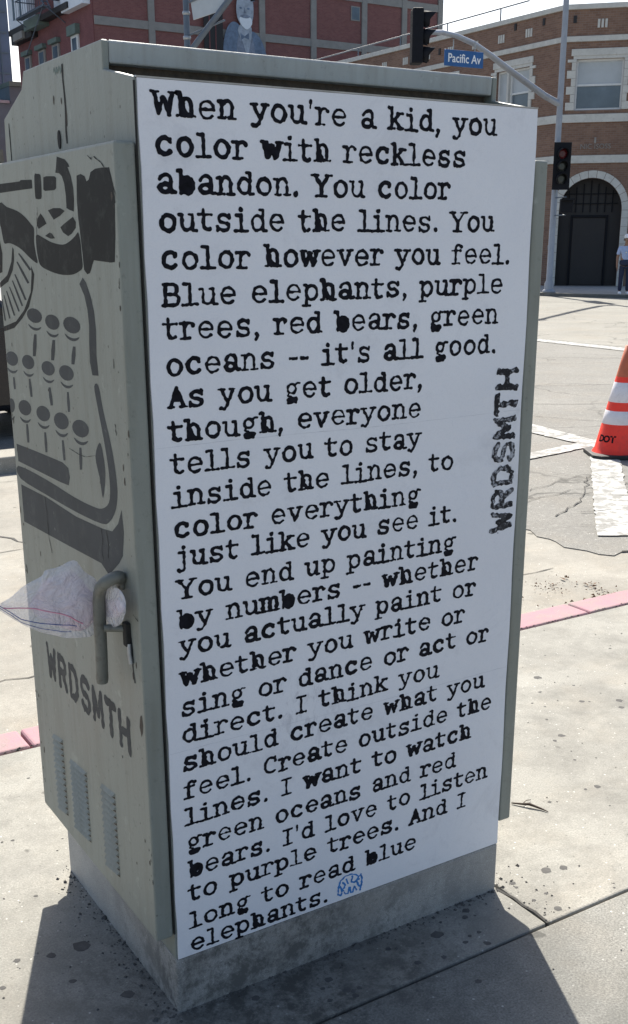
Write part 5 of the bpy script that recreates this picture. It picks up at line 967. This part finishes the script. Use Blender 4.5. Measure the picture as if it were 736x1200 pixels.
# ================================================================== LEFT BACKGROUND BUILDINGS
tw = thing('office_tower', 'tall blue-grey tower cut by the left edge, against the white sky', 'building', (10, 100, 0))
box(-6, 22.1, 0, 20, 0, 60).build('wall', 'bluegrey', tw)
for z in np.arange(6, 40, 1.6): box(-5.5, 21.9, -.08, -.001, z, z+.14).build('floor_band', 'slate', tw)
for x in np.arange(14, 22, 1.2): box(x, x+.1, -.12, -.082, 4, 58).build('mullion', 'slate', tw)
lo = thing('low_building', 'low slate-grey building with a pale roof ledge at the foot of the tower', 'building', (14, 85, 0))
box(-4, 12.95, 0, 9, 0, 11.55).build('wall', 'slate', lo); box(12.95, 14.6, 0, 9, 0, 12.75).build('wall', 'slate', lo)
box(12.9, 14.7, -.25, 9, 12.76, 13.05).build('ledge', 'green', lo); box(-4, 12.85, -.15, 9, 11.56, 11.75).build('ledge', 'pole', lo)
box(6, 11.9, -.6, -.001, 7.4, 8.3).build('awning', 'green', lo)
wn_ = box(9.5, 11.9, -.08, -.001, 9.6, 11.2).build('window', 'pole', lo); box(9.7, 11.7, -.1, -.081, 9.8, 11.0).build('pane', 'glass', wn_)

# ================================================================== SIGNALS, POLES, STREET SIGN
PX, PY = 26.12, 26.28
sp = thing('traffic_light', 'grey signal pole with a curved mast arm and black heads on the far corner', 'traffic light', (PX, PY, 0))
O_ = Vector((PX, PY, 0))
MB().lathe([(.16, 0), (.15, .3), (.105, .4), (.095, 6), (.085, 11)], 18).build('pole', 'pole', sp)
MB().lathe([(0, .0), (.22, 0), (.22, .05), (.14, .12)], 18).build('base_flange', 'pole', sp)
arm = [Vector(p)-O_ for p in ARM]; arm[0] = Vector((0, 0, arm[0].z-.1))
MB().tube(arm, [.105, .10, .095, .088, .08, .072, .066, .062, .058], 12).build('mast_arm', 'pole', sp)
def head(parent, c, yaw, lenses, s=1.0, plate=True, name='signal_head'):
    """housing faces local -y after rotation"""
    mb = box(-.19*s, .19*s, -.05*s, .20*s, -.56*s*len(lenses)/3, .56*s*len(lenses)/3)
    h = mb.build(name, 'black', parent, c, yaw, bevel=.03*s)
    if plate: box(-.27*s, .27*s, -.056*s, -.051*s-.001, -.68*s, .68*s).build('backplate', 'black', h)
    for i, lm in enumerate(lenses):
        z = (len(lenses)-1)/2*.36*s-i*.36*s
        mbv = MB(); m = 18; R0 = .165*s
        a = [(R0*math.cos(t), -.057*s, z+R0*math.sin(t)) for t in np.linspace(math.radians(-60), math.radians(240), m)]
        b = [(R0*1.02*math.cos(t), -(.057+.30*(.45+.55*max(0, math.sin(t))))*s, z+R0*1.02*math.sin(t)-.02*s) for t in np.linspace(math.radians(-60), math.radians(240), m)]
        a2 = [(x*.93, y, z+(q-z)*.93) for x, y, q in a]; b2 = [(x*.93, y, z+(q-z)*.93) for x, y, q in b]
        mbv.grid([a2, a, b, b2, a2]).build('visor', 'black', h)
        MB().tube([(0, -.052*s, z), (0, -.064*s, z), (0, -.072*s, z)], [.155*s, .15*s, .08*s], 18).build('lens', lm, h)
    return h
head(sp, (26.05-PX-.12, 25.85-PY, 3.94), math.radians(-28), ['red_lens', 'dark_lens', 'dark_lens'], 1.05, True)
MB().tube([(0, 0, 4.4), (-.1, -.3, 4.45)], .03, 8).build('bracket', 'pole', sp); MB().tube([(0, 0, 3.4), (-.1, -.3, 3.35)], .03, 8).build('bracket', 'pole', sp)
pd = box(-.20, .20, -.1, .14, -.21, .21).build('walk_signal', 'black', sp, (25.89-PX+.02, 25.49-PY, 2.73), math.radians(-35), bevel=.02)
box(-.15, .15, -.106, -.101, -.16, .16).build('lens', 'black', pd); box(-.21, .21, -.30, -.101, .17, .21).build('visor', 'black', pd)
for z in (2.45, 3.0): MB().tube([(0, 0, z), (-.2, -.75, z)], .02, 6).build('bracket', 'pole2', sp)
ah = head(sp, (17.56-PX, 22.46-PY, 6.53), math.radians(62), ['dark_lens', 'dark_lens', 'dark_lens'], 1.12, False)
MB().tube([Vector((17.62, 22.5, 6.64))-O_, Vector(ARM[-1])-O_], .05, 8).build('bracket', 'pole', sp)
# street name sign: hangs from the arm
sg = thing('street_sign', 'blue street name sign reading Pacific Av hanging below the mast arm', 'sign', (19.72, 23.35, 6.3))
box(-.63, .63, -.02, .02, -.20, .20).build('sign_panel', 'blue', sg, bevel=.012)
text_mesh('sign_lettering', 'Pacific Av', .30, 'signwhite', sg, Matrix.Translation((0, -.023, -.01)) @ M4, .002, .004, sx=.92)
for x in (-.35, .35): MB().tube([(x, 0, .2), (x, .0, .46+.02*x)], .015, 6).build('hanger', 'steel', sg)
sg.rotation_euler = (0, 0, math.radians(-4))
# thin dark post beside the arch
ps = MB(); ps.lathe([(.10, 0), (.10, .12), (.055, .16), (.05, 1.35), (.09, 1.38), (.09, 1.5), (0, 1.55)], 12)
o = ps.build('push_button_post', 'pole2', None, (26.75, 27.0, 0)); o['label'] = 'short dark push-button post at the far kerb left of the arched doorway'; o['category'] = 'post'
# left pole with diagonal arm and white board
lp = thing('street_lamp', 'blue-grey pole with a diagonal brace in front of the red brick block', 'street lamp', (14.86, 30.18, 0))
LO = Vector((14.86, 30.18, 0))
MB().lathe([(.14, 0), (.13, .5), (.095, .6), (.085, 13)], 16).build('pole', 'pole2', lp)
MB().tube([(0, 0, 6.9), Vector((15.54, 28.8, 8.19))-LO, Vector((16.4, 27.1, 10.0))-LO], .085, 10).build('diagonal_arm', 'pole2', lp)
for z in (7.4, 8.25): MB().tube([(0, 0, z), Vector((15.5, 29.0, z+.3))-LO], .03, 8).build('cross_arm', 'pole2', lp)
for z in (7.3, 7.95, 8.6): MB().lathe([(.10, z), (.115, z+.02), (.115, z+.08), (.10, z+.10)], 16).build('band_clamp', 'steel', lp)
d_ = Vector((15.50, 29.05, 0))-Vector((14.97, 30.05, 0)); a_ = math.atan2(d_.y, d_.x)
wb = box(0, d_.length, -.02, .02, -.42, .42).build('white_board', 'blind', None, (14.97, 30.05, 8.22), a_, bevel=.01)
wb.rotation_euler = (0, math.radians(-9), a_)
wb['label'] = 'blank white board bolted between the pole and its diagonal brace, cut by the top edge'; wb['category'] = 'board'
tg = box(-.22, .22, -.02, .02, -.10, .10).build('small_sign', 'black', None, (16.19, 28.3, 8.28), math.radians(-35)); tg.rotation_euler = (0, math.radians(-12), math.radians(-35))
box(-.18, .18, -.026, -.021, -.06, .06).build('sign_border', 'signwhite', tg)
tg['label'] = 'small black sign with a white face at the top edge above the painted man'; tg['category'] = 'sign'
MB().tube([(0.0, .03, 0), (.1, .3, .0), (-.55, .2, .1)], .02, 6).build('bracket', 'pole2', tg)

# ================================================================== PERSON
def skin_body(name, mat, verts, edges, parent, sub=2):
    me = bpy.data.meshes.new(name); me.from_pydata([v[0] for v in verts], edges, []); me.materials.append(M[mat])
    o = bpy.data.objects.new(name, me); COL.objects.link(o); o.parent = parent
    sk_ = o.modifiers.new('skin', 'SKIN'); sk_.use_smooth_shade = True
    for i, v in enumerate(verts):
        d = me.skin_vertices[0].data[i]; r = v[1]; d.radius = r if isinstance(r, tuple) else (r, r); d.use_root = (i == 0)
    ss = o.modifiers.new('sub', 'SUBSURF'); ss.levels = sub; ss.render_levels = sub
    return o
pr = thing('person', 'person in a white cap, pale blue shirt and navy trousers standing by the arched doorway', 'person', (27.06, 23.85, 0), math.radians(-38))
V = [((0, 0, .95), (.15, .10)), ((0, 0, 1.15), (.14, .10)), ((0, .0, 1.38), (.17, .11)), ((0, .01, 1.50), (.07, .07)), ((0, -.01, 1.60), (.06, .065)), ((0, -.015, 1.70), (.078, .095)), ((0, -.01, 1.78), (.06, .07))]
E_ = [(0, 1), (1, 2), (2, 3), (3, 4), (4, 5), (5, 6)]
for s in (-1, 1):
    n = len(V); V += [((s*.19, .0, 1.42), .062), ((s*.26, .02, 1.14), .046), ((s*.27, -.06, .90), .034), ((s*.268, -.08, .84), (.022, .036))]
    E_ += [(2, n), (n, n+1), (n+1, n+2), (n+2, n+3)]
    for k, (dy, ln) in enumerate(((-.030, .075), (-.010, .085), (.010, .08), (.028, .065))):
        m_ = len(V); V += [((s*.268, -.08+dy, .80), .0095), ((s*.262, -.085+dy, .80-ln*.55), .009), ((s*.250, -.082+dy, .80-ln), .007)]; E_ += [(n+3, m_), (m_, m_+1), (m_+1, m_+2)]
    m_ = len(V); V += [((s*.255, -.125, .83), .011), ((s*.245, -.14, .79), .009)]; E_ += [(n+3, m_), (m_, m_+1)]
    n = len(V); V += [((s*.10, 0, .86), .085), ((s*.115, -.01, .50), .058), ((s*.12, .02, .10), .040), ((s*.125, -.06, .04), (.036, .03)), ((s*.13, -.15, .03), (.038, .022))]
    E_ += [(0, n), (n, n+1), (n+1, n+2), (n+2, n+3), (n+3, n+4)]
body = skin_body('body', 'skin', V, E_, pr)
skin_body('shirt', 'shirt', [((0, 0, .98), (.175, .125)), ((0, 0, 1.2), (.165, .12)), ((0, 0, 1.38), (.19, .128)), ((0, .01, 1.485), (.085, .08)), ((-.20, 0, 1.42), .08), ((-.25, .02, 1.20), .066), ((.20, 0, 1.42), .08), ((.25, .02, 1.20), .066)], [(0, 1), (1, 2), (2, 3), (2, 4), (4, 5), (2, 6), (6, 7)], pr)
skin_body('trousers', 'navy', [((0, 0, .97), (.165, .115)), ((-.10, 0, .84), .10), ((-.115, -.01, .50), .078), ((-.12, .02, .09), .066), ((.10, 0, .84), .10), ((.115, -.01, .50), .078), ((.12, .02, .09), .066)], [(0, 1), (1, 2), (2, 3), (0, 4), (4, 5), (5, 6)], pr)
skin_body('waist_apron', 'navy', [((0, -.005, 1.10), (.205, .155)), ((0, -.005, .98), (.215, .165)), ((0, -.005, .86), (.20, .155))], [(0, 1), (1, 2)], pr, 2)
cp = MB(); cp.lathe([(.097, 0), (.104, .02), (.10, .06), (.075, .105), (.03, .125), (0, .127)], 24, (0, -.01, 1.735)); cp.build('cap', 'white', pr)
MB().prism([(-.075, -.09), (.075, -.09), (.06, -.17), (.0, -.195), (-.06, -.17)], 2, 1.738, 1.748).build('cap_peak', 'white', pr)
for s in (-1, 1):
    MB().tube([(s*.125, .06, .045), (s*.125, -.04, .05), (s*.13, -.16, .035), (s*.13, -.20, .03)], [.045, .05, .045, .02], 12).build('shoe', 'white', pr)
    MB().lathe([(0, -.012), (.009, -.006), (.012, 0), (.009, .006), (0, .012)], 10, (s*.032, -.104, 1.705)).build('eye', 'white', pr)
    MB().tube([(s*.083, .0, 1.715), (s*.092, .005, 1.69), (s*.083, .0, 1.66)], [.008, .014, .006], 8).build('ear', 'skin', pr)
MB().tube([(0, -.105, 1.70), (0, -.125, 1.675), (0, -.11, 1.665)], [.008, .014, .008], 8).build('nose', 'skin', pr)
MB().tube([(-.025, -.100, 1.64), (0, -.108, 1.638), (.025, -.100, 1.64)], [.004, .006, .004], 6).build('mouth', 'red_lens', pr)
MB().tube([(-.09, -.02, 1.72), (-.085, .05, 1.68), (0, .095, 1.66), (.085, .05, 1.68), (.09, -.02, 1.72)], [.01, .025, .03, .025, .01], 8).build('hair', 'dark', pr)
MB().lathe([(0, -.002), (.03, 0), (0, .002)], 12).build('shirt_emblem', 'white', pr, (-.02, -.135, 1.30)).rotation_euler = (math.radians(90), 0, 0)
